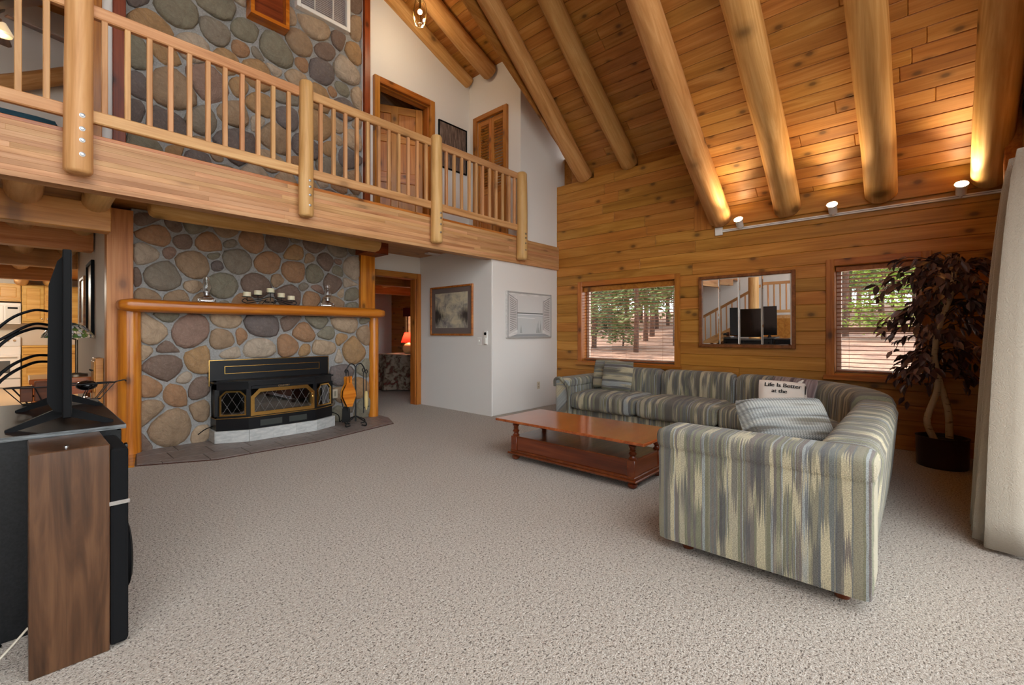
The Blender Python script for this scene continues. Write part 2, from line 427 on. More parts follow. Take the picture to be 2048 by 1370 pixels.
# ---- log rafters
rl=[(1.92,'third from the white gable wall, ending beside the track light'),(1.17,'fourth from the white gable wall'),(.33,'fifth from the white gable wall, above the middle spotlight'),(-.455,'sixth from the white gable wall, next to the end wall')]
for i,(y,d) in enumerate(rl):
    log('log_rafter',(6.125,y,2.64-SL*.005),(-.9,y,2.64+SL*7.02),.136,.15,MAT['log'],n=26,seed=i,round1=False,label='peeled log rafter, '+d,cat='rafter',group='log rafters under the plank ceiling')
for i,(y,d) in enumerate([(4.00,'first rafter, against the white gable wall'),(3.24,'second rafter from the white gable wall, ending on the plank wall top')]):
    log('log_rafter',(6.17,y,3.735+SL*(6.12-6.17)),(.6,y,3.735+SL*5.52),.125,.14,MAT['log'],n=24,seed=10+i,round1=False,label='peeled log '+d,cat='rafter',group='log rafters under the plank ceiling')
for i,(y,r,d) in enumerate([(5.70,.105,'half embedded in the white wall above the loft door'),(5.17,.13,'beside the hanging lantern, ending at the closet wall'),(4.60,.11,'half hidden behind the first long rafter')]):
    zc=5.53+.012-r*1.081; xe=3.30 if i==0 else -.8
    log('loft_rafter',(5.17,y,zc+SD*.02),(xe,y,zc+SD*(5.19-xe)),r,r,MAT['log'],n=20,seed=20+i,round1=False,label='honey log loft rafter '+d,cat='rafter',group='log rafters over the loft')

# ---- white walls below the balcony
bm=BM(); box(bm,XREC+.01,6.14,YW,YW+.12,0,2.62,.01,2); ob('wall_back',bm,MAT['white'],kind='structure',label='white wall panel under the balcony')
bm=BM(); box(bm,XREC,XREC+.11,YW+.012,YDOOR,0,2.5); ob('wall_recess',bm,MAT['white'],kind='structure',label='white side wall of the bedroom recess')
bm=BM(); box(bm,3.2,3.70,YDOOR,YDOOR+.12,0,2.5); box(bm,3.70,4.47,YDOOR,YDOOR+.12,2.10,2.5); box(bm,4.47,XREC+.1,YDOOR,YDOOR+.12,0,2.5)
ob('wall_door',bm,MAT['white'],kind='structure',label='white wall around the bedroom doorway')
d1=empty('door_1',(0,0,0),label='orange wood casing of the open bedroom doorway',kind='structure')
for nm,a,b in (('jamb',(4.515,6.25,0),(4.515,6.25,2.19)),('jamb',(3.655,6.25,0),(3.655,6.25,2.19))):
    board('casing',a,b,.09,.03,(1,0,0),MAT['casing'],d1)
board('casing',(3.70,6.25,2.145),(4.47,6.25,2.145),.09,.03,(0,0,1),MAT['casing'],d1)
board('jamb',(4.465,6.33,0),(4.465,6.33,2.11),.14,.02,(0,1,0),MAT['casing'],d1); board('jamb',(3.705,6.33,0),(3.705,6.33,2.11),.14,.02,(0,1,0),MAT['casing'],d1)
board('jamb',(3.70,6.33,2.105),(4.47,6.33,2.105),.14,.02,(0,1,0),MAT['casing'],d1)

# ---- white walls of the loft
bm=BM(); box(bm,5.197,6.75,YW,YW+.10,2.636,5.6); ob('wall_gable',bm,MAT['white'],kind='structure',label='white gable wall above the balcony end')
bm=BM()
def wallY(bm,y0,y1,x0,x1,z0,z1,hole):
    box(bm,x0,hole[0],y0,y1,z0,z1); box(bm,hole[1],x1,y0,y1,z0,z1); box(bm,hole[0],hole[1],y0,y1,hole[3],z1)
wallY(bm,5.73,5.83,3.20,5.29,2.45,6.6,(3.44,4.33,2.6,4.75)); ob('wall_loft',bm,MAT['white'],kind='structure',label='white loft wall with the panelled door')
bm=BM(); box(bm,5.19,5.29,YW+.003,4.88,2.5,5.6); box(bm,5.19,5.29,5.52,5.74,2.5,5.6); box(bm,5.19,5.29,4.88,5.52,4.74,5.6); box(bm,5.60,5.66,4.7,5.7,2.5,4.8)
ob('wall_closet',bm,MAT['white'],kind='structure',label='white closet wall with the louvred door')
# loft far wall, left of the chimney
bm=BM(); box(bm,-6.5,.56,9.4,9.5,2.5,8); box(bm,.56,.60,5.8,9.5,2.5,7); ob('wall_loft_far',bm,MAT['white'],kind='structure',label='white far wall of the loft room')
log('loft_wall_log',(-2.2,9.2,3.45),(.52,9.2,4.98),.115,.11,MAT['log'],seed=41,label='log running up the white far wall of the loft',cat='log')
for y,z in ((8.3,5.75),(7.2,5.2)):
    board('loft_beam',(-3.2,y,z),(.56,y,z-.05),.34,.2,(0,0,1),MAT['fir'],label='dark square beam crossing the loft ceiling'+(', far one' if y>8 else ' above the fan'),cat='beam')
bm=BM(); box(bm,-3.5,.56,5.8,9.4,5.9,5.95); ob('ceiling_loft',bm,MAT['deck'],kind='structure',label='board ceiling over the loft room')

# ---- fireplace and chimney masonry
def clip(poly,n,d):
    out=[]
    for i in range(len(poly)):
        a=poly[i]; b=poly[(i+1)%len(poly)]; fa=a[0]*n[0]+a[1]*n[1]-d; fb=b[0]*n[0]+b[1]*n[1]-d
        if fa<=0: out.append(a)
        if (fa<0<fb) or (fb<0<fa):
            t=fa/(fa-fb); out.append((a[0]+(b[0]-a[0])*t,a[1]+(b[1]-a[1])*t))
    return out
def stones(parent,x0,x1,z0,z1,Y,rmin,rmax,avoid=(),seed=1,gap=.015,hmax=.07):
    rr=random.Random(seed); S=[]
    for rad_scale in (1.0,.8,.62,.5):
        for _ in range(1400):
            r=rr.uniform(rmin,rmax)*rad_scale; x=rr.uniform(x0+.02,x1-.02); z=rr.uniform(z0+.02,z1-.02)
            if any(a[0]-.02<x<a[1]+.02 and a[2]-.02<z<a[3]+.02 for a in avoid): continue
            if all(((x-s[0])/1.15)**2+(z-s[1])**2>(.80*(r+s[2]))**2 for s in S): S.append((x,z,r))
    for i,(x,z,r) in enumerate(S):
        poly=[(x0,z0),(x1,z0),(x1,z1),(x0,z1)]
        for a in avoid:
            opts=[(a[0]-x,(1,0),a[0]-gap/2),(x-a[1],(-1,0),-a[1]-gap/2),(a[2]-z,(0,1),a[2]-gap/2),(z-a[3],(0,-1),-a[3]-gap/2)]
            m=max(opts,key=lambda o:o[0]); poly=clip(poly,m[1],m[2])
        for j,(u,v,q) in enumerate(S):
            if j==i: continue
            dx=u-x; dz=v-z; L=math.hypot(dx,dz)
            if L>1.2: continue
            n=(dx/L,dz/L); t=.5*L+(r*r-q*q)/(2*L); t=max(.25*L,min(.75*L,t))
            poly=clip(poly,n,n[0]*x+n[1]*z+t-gap/2)
            if len(poly)<3: break
        if len(poly)<3: continue
        cx=sum(p[0] for p in poly)/len(poly); cz=sum(p[1] for p in poly)/len(poly)
        for _ in range(1 if rr.random()<.75 else 2):
            q=[]
            for k in range(len(poly)):
                a=poly[k]; b=poly[(k+1)%len(poly)]
                q.append((a[0]*.75+b[0]*.25,a[1]*.75+b[1]*.25)); q.append((a[0]*.25+b[0]*.75,a[1]*.25+b[1]*.75))
            poly=q
        # resample to 14
        seg=[math.hypot(poly[k][0]-poly[(k+1)%len(poly)][0],poly[k][1]-poly[(k+1)%len(poly)][1]) for k in range(len(poly))]
        per=sum(seg); 
        if per<.16: continue
        n=14; pts=[]; acc=0; k=0
        for s in range(n):
            tgt=per*s/n
            while acc+seg[k]<tgt and k<len(poly)-1: acc+=seg[k]; k+=1
            t=(tgt-acc)/max(seg[k],1e-9); a=poly[k]; b=poly[(k+1)%len(poly)]
            pts.append((a[0]+(b[0]-a[0])*t-cx,a[1]+(b[1]-a[1])*t-cz))
        h=min(hmax,per*.055)*rr.uniform(.7,1.1); bm=BM(); rings=[]
        tx=rr.uniform(-.12,.12); tz=rr.uniform(-.12,.12)
        ph=[rr.uniform(0,6.28) for _ in range(3)]
        for sc,hh in ((1.0,-.03),(1.0,.18*h),(.95,.55*h),(.80,.86*h),(.50,1.02*h)):
            ring=[]
            for s,(px,pz) in enumerate(pts):
                w=1+.03*math.sin(3*s*6.28/n+ph[0])+.03*rr.uniform(-1,1)
                xx=px*sc*w; zz=pz*sc*w
                ring.append(bm.verts.new((xx,-(hh+(tx*xx+tz*zz)*(1 if hh>0 else 0)+rr.uniform(-.04,.04)*h*(hh>0)),zz)))
            rings.append(ring)
        c=bm.verts.new((0,-h*1.05,0))
        for a,b in zip(rings[:-1],rings[1:]):
            for s in range(n): bm.faces.new((a[s],a[(s+1)%n],b[(s+1)%n],b[s]))
        for s in range(n): bm.faces.new((rings[-1][s],rings[-1][(s+1)%n],c))
        bmesh.ops.recalc_face_normals(bm,faces=bm.faces)
        for f in bm.faces: f.smooth=True
        ob('stone',bm,MAT['stone'],parent,loc=(cx,Y,cz))
bm=BM(); box(bm,.80,1.43,5.80,6.27,0,1.45); box(bm,2.75,3.38,5.80,6.27,0,1.45); box(bm,1.43,2.75,5.80,6.27,.90,1.45); box(bm,1.43,2.75,6.1,6.27,0,.9)
wf=ob('wall_fireplace',bm,MAT['mortar'],kind='structure',label='river stone fireplace surround below the mantel')
stones(wf,.80,3.36,0.0,1.42,5.80,.12,.21,[(1.42,2.76,-.1,.90)],seed=3)
bm=BM(); box(bm,.76,3.25,5.90,6.3,1.44,2.46); wo=ob('wall_overmantel',bm,MAT['mortar'],kind='structure',label='river stone wall above the mantel')
stones(wo,.77,3.24,1.50,2.44,5.90,.11,.19,seed=11)
bm=BM(); box(bm,.68,3.20,5.76,6.3,2.5,6.9); wc=ob('wall_chimney',bm,MAT['mortar'],kind='structure',label='river stone chimney rising through the loft')
stones(wc,.69,3.20,2.62,6.2,5.76,.13,.22,[(2.30,3.0,5.24,6.3),(1.76,2.18,4.82,6.3)],seed=23)
for a,b,m in ((3.205,3.29,'redwood'),(.595,.69,'redwood'),(.44,.52,'casing')):
    board('trim_2',((a+b)/2,5.70,2.62),((a+b)/2,5.70,6.6),b-a,.06,(1,0,0),MAT[m],kind='structure')
bm=BM(); box(bm,.50,.60,5.72,5.80,2.5,6.8); ob('trim_3',bm,MAT['white'],kind='structure')
# square posts at the overmantel
board('trim_4',(.665,5.90,0),(.665,5.90,2.42),.20,.16,(1,0,0),MAT['fir'],kind='structure',label='square fir post between the stone wall and the hall')
board('trim_5',(3.35,6.05,1.50),(3.35,6.05,2.30),.22,.42,(1,0,0),MAT['honey'],kind='structure',label='square honey post between the stone wall and the bedroom door')
board('trim_6',(3.18,5.80,2.40),(3.50,5.80,2.40),.2,.5,(0,0,1),MAT['redwood'],kind='structure')
# ---- hall and kitchen walls
bm=BM(); box(bm,.565,.70,5.98,9.0,0,2.45); ob('wall_hall',bm,MAT['cream'],kind='structure',label='glossy cream wall of the hall')
bm=BM(); box(bm,-3,1.7,15.2,15.35,0,2.6); box(bm,1.6,1.7,9.0,15.3,0,2.6); box(bm,.70,1.7,8.9,9.0,0,2.6); ob('wall_kitchen',bm,MAT['cream'],kind='structure',label='pale kitchen wall behind the cabinets')
# under-balcony ceiling, and floor of the loft
bm=BM(); box(bm,-6.5,5.19,4.66,9.4,2.47,2.62); box(bm,-3.2,1.7,9.4,15.4,2.47,2.62); ob('ceiling_hall',bm,MAT['deck'],kind='structure',label='wood underside of the loft floor')
for i,(y,d) in enumerate([(5.42,'the one nearest the balcony'),(6.85,'between two others'),(8.85,'hung over the hall end'),(11.2,'in front of the kitchen cabinets')]):
    bm=BM(); box(bm,-1.9,1.9,-.08,.08,-.12,.12,.006); ob('square_beam',bm,MAT['fir'],loc=(-1.35,y,2.22),label='square fir ceiling beam over the hall, '+d,cat='beam',group='square hall beams')
for i,(x,r,d) in enumerate([(.01,.115,'in the middle of the hall ceiling'),(.452,.10,'against the cream hall wall')]):
    log('log_joist',(x,4.67,2.36),(x,14.9,2.36),r,r,MAT['rail_log'],n=20,seed=60+i,label='pale log joist running '+d,cat='joist',group='log joists over the hall')
log('log_ledger',(.80,5.25,2.37),(3.15,5.25,2.37),.11,.11,MAT['log'],seed=71,label='log under the balcony in front of the stone wall',cat='log')
log('log_ledger',(3.55,5.0,2.43),(4.66,5.0,2.43),.07,.07,MAT['log'],seed=72,label='short log stub under the balcony by the bedroom door',cat='log')
# ---- bedroom shell
bm=BM(); box(bm,3.0,6.7,10.4,10.5,0,2.6); box(bm,2.9,3.0,6.4,10.5,0,2.6); ob('wall_bedroom',bm,MAT['white'],kind='structure',label='white far wall of the bedroom')
bm=BM(); wall_with_holes(bm,6.66,6.8,6.2,10.5,0,2.6,[(9.02,9.75,.95,1.75)]); wbr=ob('wall_bedroom_logs',bm,MAT['plank'],kind='structure',label='plank wall of the bedroom beside the lamp')
for k in range(14):
    if .9<k*.17+.085<1.8: segs=((8.0,9.0),(9.77,10.39))
    else: segs=((8.0,10.39),)
    for a,b in segs: board('plank',(6.652,a,k*.17+.085),(6.652,b,k*.17+.085),.168,.02,(0,0,1),MAT['plank'],wbr)
bm=BM(); box(bm,3.0,6.7,6.4,10.5,2.42,2.5); ob('ceiling_bedroom',bm,MAT['deck'],kind='structure',label='board ceiling of the bedroom')
for i,(y,d) in enumerate(((7.6,'just inside the bedroom door'),(9.3,'deeper in the bedroom'))):
    bm=BM(); box(bm,-1.8,1.8,-.08,.08,-.11,.11,.006); ob('bedroom_beam',bm,MAT['fir'],loc=(4.85,y,2.22),label='square ceiling beam '+d,cat='beam')
for i,x in enumerate((4.9,5.7)): log('bedroom_joist',(x,6.45,2.338),(x,10.35,2.338),.09,.09,MAT['rail_log'],seed=80+i,label='log joist on the bedroom ceiling, '+('farther from' if i==0 else 'nearer to')+' the plank wall',cat='joist',group='bedroom log joists')
pl=bpy.data.lights.new('bedroom_window_light','AREA'); pl.energy=1  # daylight portal of the bedroom window
pl.shape='RECTANGLE'; pl.size=.7; pl.size_y=.8; pl.cycles.is_portal=True
po=bpy.data.objects.new('bedroom_window_light',pl); COL.objects.link(po); po.location=(6.83,9.4,1.35); po.rotation_euler=(R(90),0,R(90))
wb3=empty('window_4',(0,0,0),label='small bedroom window with red valance',kind='structure')
bm=BM(); box(bm,6.7,6.74,9.02,9.06,.95,1.75); box(bm,6.7,6.74,9.71,9.75,.95,1.75); box(bm,6.7,6.74,9.35,9.40,.95,1.75); box(bm,6.702,6.738,9.06,9.35,.95,.99); box(bm,6.702,6.738,9.40,9.71,.95,.99); ob('window_frame',bm,MAT['casing'],wb3)
bm=BM(); box(bm,6.60,6.63,8.98,9.8,1.62,1.84); ob('valance',bm,plain('dark_red_cloth',lin(96,24,20),.9),wb3)
bm=BM(); box(bm,6.715,6.72,9.05,9.72,.97,1.74); ob('pane',bm,MAT['pane'],wb3)

# ---- end wall with the big windows (behind and beside the camera)
wf_=empty('window_3',(0,0,0),label='tall framed picture windows of the end wall',kind='structure')
xs=[-3.4,-2.0,-.6,.8,2.2,3.6]
for x in xs:
    board('mullion',(x,-.66,0),(x,-.66,min(zlow(x) if x>-1 else 8.05+.741*(x+1),7.5)),.14,.12,(1,0,0),MAT['casing'],wf_)
for z in (.10,2.32):
    board('rail',(-3.4,-.66,z),(3.6,-.66,z),.16,.10,(0,0,1),MAT['casing'],wf_)
for a,b in zip(xs[:-1],xs[1:]):
    bm=BM(); box(bm,a+.06,b-.06,-.668,-.662,.16,2.26); ob('pane',bm,MAT['pane'],wf_)
    zt=lambda x:(zlow(x) if x>-1 else 8.05+.741*(x+1))-.1
    bm=BM(); prism(bm,[(a+.06,2.4),(b-.06,2.4),(b-.06,zt(b)),(a+.06,zt(a))],'y',-.668,-.662); ob('pane',bm,MAT['pane'],wf_)
bm=BM(); prism(bm,[(3.66,0),(6.4,0),(6.4,zlow(6.4)+.1),(3.66,zlow(3.66)+.1)],'y',-.75,-.62); prism(bm,[(-3.46,0),(-6.5,0),(-6.5,4.0),(-3.46,6.25)],'y',-.75,-.62)
ob('wall_end',bm,MAT['plank'],kind='structure',label='plank end wall beside the picture windows')
bm=BM(); box(bm,-6.6,-6.5,-.75,15.4,0,4.2); ob('wall_left',bm,MAT['cream'],kind='structure',label='cream wall at the far side of the house')
bm=BM(); box(bm,-6.5,6.8,15.35,15.45,0,8); ob('wall_far',bm,MAT['cream'],kind='structure',label='rear wall of the house')
bm=BM(); box(bm,6.66,6.75,4.6,15.4,2.4,5.4); box(bm,6.3,6.75,4.58,6.4,0,2.6); ob('wall_outer',bm,MAT['plank'],kind='structure',label='outer wall behind the closet')
bm=BM(); prism(bm,[(6.34,2.62),(6.75,2.3),(6.75,3.2),(6.34,3.2)],'y',-.75,2.05); prism(bm,[(6.34,3.6),(6.75,3.3),(6.75,4.2),(6.34,4.2)],'y',2.05,4.66); ob('trim_7',bm,MAT['plank'],kind='structure')
# mirror-side setting: landing wall behind the stairs
bm=BM(); box(bm,-4.6,-4.5,2.0,7.5,0,6.0); ob('wall_stair',bm,MAT['white'],kind='structure',label='white wall behind the staircase')

# ================================================================ WINDOWS in the plank wall
def window(name,Wd,label,mid=None):
    y0,y1,z0,z1=Wd; w=empty(name,(0,0,0),label=label,kind='structure'); m=MAT['casing']; c=.075
    board('casing',(6.105,y0+c/2,z0),(6.105,y0+c/2,z1),c,.035,(0,1,0),m,w); board('casing',(6.105,y1-c/2,z0),(6.105,y1-c/2,z1),c,.035,(0,1,0),m,w)
    board('casing',(6.105,y0+c,z1-c/2),(6.105,y1-c,z1-c/2),c,.035,(0,0,1),m,w); board('casing',(6.09,y0-.02,z0+c/2-.02),(6.09,y1+.02,z0+c/2-.02),.05,.07,(0,0,1),m,w)
    for yy,s in ((y0+c,1),(y1-c,-1)): board('jamb',(6.20,yy-.006*s,z0+.05),(6.20,yy-.006*s,z1-c),.20,.02,(1,0,0),m,w)
    board('jamb',(6.20,y0+c,z1-c+.006),(6.20,y1-c,z1-c+.006),.20,.02,(1,0,0),m,w); board('sill',(6.20,y0+c,z0+.05),(6.20,y1-c,z0+.05),.20,.02,(1,0,0),m,w)
    fm=plain(name+'_vinyl',lin(196,176,158),.4); a,b,c0,c1=y0+c+.005,y1-c-.005,z0+.06,z1-c-.005; fw=.045
    bm=BM(); box(bm,6.24,6.29,a,a+fw,c0,c1,.004); box(bm,6.24,6.29,b-fw,b,c0,c1,.004); box(bm,6.24,6.29,a+fw,b-fw,c0,c0+fw,.004); box(bm,6.24,6.29,a+fw,b-fw,c1-fw,c1,.004)
    if mid: box(bm,6.235,6.29,a+fw,b-fw,mid-.03,mid+.03,.004)
    ob('window_frame',bm,fm,w)
    if mid:
        for q0,q1 in ((c0+fw,mid-.03),(mid+.03,c1-fw)): bm=BM(); box(bm,6.262,6.266,a+fw,b-fw,q0,q1); ob('pane',bm,MAT['pane'],w)
    else: bm=BM(); box(bm,6.262,6.266,a+fw,b-fw,c0+fw,c1-fw); ob('pane',bm,MAT['pane'],w)
window('window_1',W1,'wide picture window with wood casing above the sofa'); window('window_2',W2,'narrow sash window with wood casing behind the ficus',1.235)
def blind(Wd,label,tilt,mat,head):
    y0,y1,z0,z1=Wd; y0+=.085; y1-=.085; zt=z1-.085; zb=z0+.09
    t=empty('window_blind',(6.175,(y0+y1)/2,zb),label,'blind'); L=y1-y0
    bm=BM(); box(bm,-.03,.03,-L/2,L/2,zt-zb-head,zt-zb,.004); ob('head_rail',bm,MAT['casing'],t)
    bm=BM(); box(bm,-.025,.025,-L/2+.005,L/2-.005,-.012,.008,.004); ob('bottom_rail',bm,mat,t)
    bm=BM(); box(bm,-.025,.025,-L/2+.005,L/2-.005,-.0016,.0016); me=bpy.data.meshes.new('slat'); bm.to_mesh(me); bm.free(); me.materials.append(mat)
    n=int((zt-zb-head)/.046)
    for i in range(1,n): share('slat',me,t,Matrix.Translation((0,0,i*(zt-zb-head)/n))@Matrix.Rotation(R(tilt),4,'Y'))
    for f in ((-.38,0,.38) if L>1 else (-.33,.33)):
        bm=BM(); tube(bm,[(-.027,f*L,0),(-.027,f*L,zt-zb-head)],.0012,5); ob('ladder_cord',bm,mat,t)
    return t
bl=wood('blind_slat_wood',lin(110,62,30),lin(148,92,52),lin(170,112,70),.45,knot=0,var=.05)
blind(W1,'open wooden slat blind in the wide window above the sofa',6,bl,.075)
blind(W2,'open dark slat blind in the narrow window behind the ficus',9,bl,.05)

# ================================================================ BALCONY
beam=empty('balcony_beam',(0,0,0),'long laminated fir beam along the balcony edge','beam')
nl=10; lh=(2.637-2.256)/nl
for i in range(nl):
    cuts=[-3.2]
    while cuts[-1]<5.0: cuts.append(cuts[-1]+rng.uniform(1.6,3.4))
    cuts=[c for c in cuts if c<5.4]+[6.125]
    z=2.256+lh*(i+.5)
    for a,b in zip(cuts[:-1],cuts[1:]): board('lamination',(a,4.59,z),(b,4.59,z),lh-.0002,.14,(0,0,1),MAT['glulam'],beam,bev=.0012)
bm=BM(); box(bm,-3.2,5.19,4.53,4.66,2.637,2.668,.004); ob('nosing',bm,MAT['casing'],beam)
def bolt(parent,loc,r=.022):
    bm=BM(); lathe(bm,[(r,0),(r,.004),(r*.55,.006),(r*.5,.012),(0,.013)],14); ob('bolt',bm,MAT['bolt'],parent,loc=loc,rot=(R(90),0,0),smooth=True)
posts=[(.285,.078,2.335,5.6,'tall thick log post bolted to the balcony beam by the hall'),(1.888,.066,2.335,3.665,'log newel post bolted to the beam above the stove'),(3.486,.074,2.315,3.646,'log newel post bolted to the beam by the loft door'),(5.10,.084,2.30,3.617,'log newel post at the balcony end by the gable wall')]
YP=4.455
for i,(x,r,z0,z1,lab) in enumerate(posts):
    if i==0: r=.077
    t=empty('balcony_post',(x,YP,z0),lab,'post','log posts along the balcony')
    log('post_log',(0,0,0),(0,0,z1-z0),r*1.03,r*.93,MAT['rail_log'],t,seed=90+i,n=12,wob=.003,round0=True,round1=(i>0))
    for z in ((2.46,2.56,2.64,2.735) if i==0 else (2.44,2.54,2.62,2.68)): bolt(t,(.012 if i<3 else -.01,-r*1.0,z-z0),.017 if i==0 else .013)
bal_x=[[-.272,-.14,-.008,.125],[.426,.557,.69,.824,.951,1.082,1.209,1.342,1.473,1.602,1.742],[2.053,2.189,2.317,2.448,2.575,2.71,2.841,2.97,3.101,3.229,3.362],[3.681,3.809,3.938,4.071,4.199,4.322,4.458,4.589,4.723,4.862,4.977]]
spans=[(-1.6,.23),(.34,1.84),(1.94,3.43),(3.54,5.04)]
dn=['beside the loft fan','in front of the chimney above the hall','in front of the loft door','in front of the louvred closet']
for (a,b),xsb,d in zip(spans,bal_x,dn):
    t=empty('balcony_railing',((a+b)/2,4.5,2.74),'fir balcony railing with square balusters '+d,'railing','balcony railing sections'); cx=(a+b)/2
    board('top_rail',(a-cx,0,.817),(b-cx,0,.817),.092,.055,(0,0,1),MAT['rail'],t,bev=.008); board('bottom_rail',(a-cx,0,.044),(b-cx,0,.044),.092,.05,(0,0,1),MAT['rail'],t,bev=.008)
    for x in xsb: board('baluster',(x-cx,0,.08),(x-cx,0,.78),.036,.036,(1,0,0),MAT['rail'],t,bev=.004)
    bm=BM(); box(bm,-.0,.0,0,0,0,0) if False else bm.free()

# ================================================================ MANTEL AND POSTS
bm=BM(); rbox_pts(bm,2.86,.36,.125,.055,30,6,6,fn=lambda p:Vector((p.x,p.y,p.z+.006*math.sin(p.x*2.1)))); ob('mantel',bm,MAT['honey'],loc=(2.06,5.76,1.474),label='thick honey log mantel shelf across the stone fireplace',cat='mantel')
log('mantel_post',(.735,5.785,.012),(.735,5.785,1.425),.092,.09,MAT['honey'],seed=101,n=8,wob=.004,round0=False,round1=False,label='half log post under the mantel end, beside the hall',cat='post')
log('mantel_post',(3.405,5.785,.012),(3.405,5.785,1.425),.068,.064,MAT['honey'],seed=102,n=8,wob=.004,round0=False,round1=False,label='half log post under the mantel end, beside the bedroom door',cat='post')

# ================================================================ HEARTH
he=empty('hearth',(0,0,0),'low grey brown tiled hearth slab in front of the stove','hearth')
outline=[(.78,5.82),(.70,5.22),(1.25,4.915),(2.22,4.905),(3.33,5.16),(3.50,5.55),(3.50,5.82)]
bm=BM(); prism(bm,outline,'z',0,.010); ob('slab_edge',bm,plain('dark_brown_edge',lin(70,40,26),.6),he)
def inset(poly,d):
    cx=sum(p[0] for p in poly)/len(poly); cy=sum(p[1] for p in poly)/len(poly)
    return [(cx+(p[0]-cx)*(1-d/1.3),cy+(p[1]-cy)*(1-d/.5)) for p in poly]
inn=inset(outline,.008)
def clip_rect(poly,x0,x1,y0,y1):
    for n,d in (((-1,0),-x0),((1,0),x1),((0,-1),-y0),((0,1),y1)): poly=clip(poly,n,d)
    return poly
for i in range(-1,12):
    for j in range(0,4):
        x=.55+i*.33+(.10*j); y=4.88+j*.33
        p=clip_rect(inn,x+.004,x+.326,y+.004,y+.326)
        if len(p)>2:
            cx=sum(q[0] for q in p)/len(p); cy=sum(q[1] for q in p)/len(p); bm=BM(); prism(bm,[(q[0]-cx,q[1]-cy) for q in p],'z',0,.016); ob('tile',bm,MAT['slate'],he,loc=(cx,cy,0))
bm=BM(); prism(bm,[(.60,5.74),(.60,5.24),(.69,5.20),(.775,5.74)],'z',0,.014); ob('wood_edge',bm,MAT['honey'],he)

# ================================================================ STOVE INSERT
st=empty('fireplace_insert',(2.06,5.80,.016),'black wood stove insert with brass framed lattice glass doors','stove')
A=[(-.65,0),(-.65,-.23),(-.37,-.375),(.37,-.375),(.65,-.25),(.65,0)]
# pale tile pedestal, tile by tile along the front
def seg_tiles(p,q,n,h=.13):
    for k in range(n):
        a=Vector(p).lerp(Vector(q),k/n); b=Vector(p).lerp(Vector(q),(k+1)/n)
        board('pedestal_tile',(a.x,a.y,h/2),(b.x,b.y,h/2),h-.002,.02,(0,0,1),MAT['pale_tile'],st,bev=.002)
for p,q,n in ((A[0],A[1],1),(A[1],A[2],1),(A[2],A[3],3),(A[3],A[4],1),(A[4],A[5],1)): seg_tiles((*p,0),(*q,0),n)
bm=BM(); prism(bm,[(x*.985,y*.98) for x,y in A],'z',0,.125); ob('pedestal_core',bm,MAT['mortar'],st)
B=[(-.635,0),(-.635,-.20),(-.365,-.335),(.365,-.335),(.635,-.20),(.635,0)]
blk=plain('black_stove_steel',(.004,.004,.005),.35,0,.35)
bm=BM(); prism(bm,[(x*1.01,y*1.03) for x,y in B],'z',.128,.255); ob('ash_drawer',bm,blk,st)
bm=BM(); prism(bm,[(x*1.022,y*1.05) for x,y in B],'z',.255,.262); ob('brass_line',bm,MAT['brass'],st)
for x0,x1 in ((-.25,-.02),(.06,.26)):
    bm=BM(); box(bm,x0,x1,-.349,-.344,.15,.215); ob('vent_plate',bm,plain('grey_vent',(.03,.035,.03),.4),st)
# body shell: frame strips around openings, as posts and rails per face
bm=BM(); prism(bm,B,'z',.262,.285); prism(bm,B,'z',.565,.66); 
for (x,y) in ((-.365,-.33),(.365,-.33),(-.63,-.195),(.63,-.195)): box(bm,x-.022,x+.022,y-.004,y+.03,.28,.57)
box(bm,-.635,.635,-.03,.02,.26,.66); box(bm,-.635,-.615,-.2,0,.26,.66); box(bm,.615,.635,-.2,0,.26,.66)
ob('stove_body',bm,blk,st)
bm=BM(); prism(bm,[(x*1.035,y*1.06) for x,y in B],'z',.635,.652); ob('top_lip',bm,blk,st)
bm=BM(); box(bm,-.34,.34,-.345,-.335,.565,.60,.003); ob('air_hood',bm,blk,st)
bm=BM(); box(bm,-.67,.67,-.045,-.01,.60,.885,.003); ob('surround_panel',bm,blk,st)
bm=BM()
for r0,r1 in (((-.67,.67,.60,.885),.008),((-.52,.55,.725,.812),.007)):
    x0,x1,z0,z1=r0
    box(bm,x0,x1,-.051,-.043,z1-r1,z1); box(bm,x0,x0+r1,-.051,-.043,z0,z1-r1); box(bm,x1-r1,x1,-.051,-.043,z0,z1-r1)
    if z0>.65: box(bm,x0+r1,x1-r1,-.051,-.043,z0,z0+r1)
ob('brass_trim',bm,MAT['brass'],st)
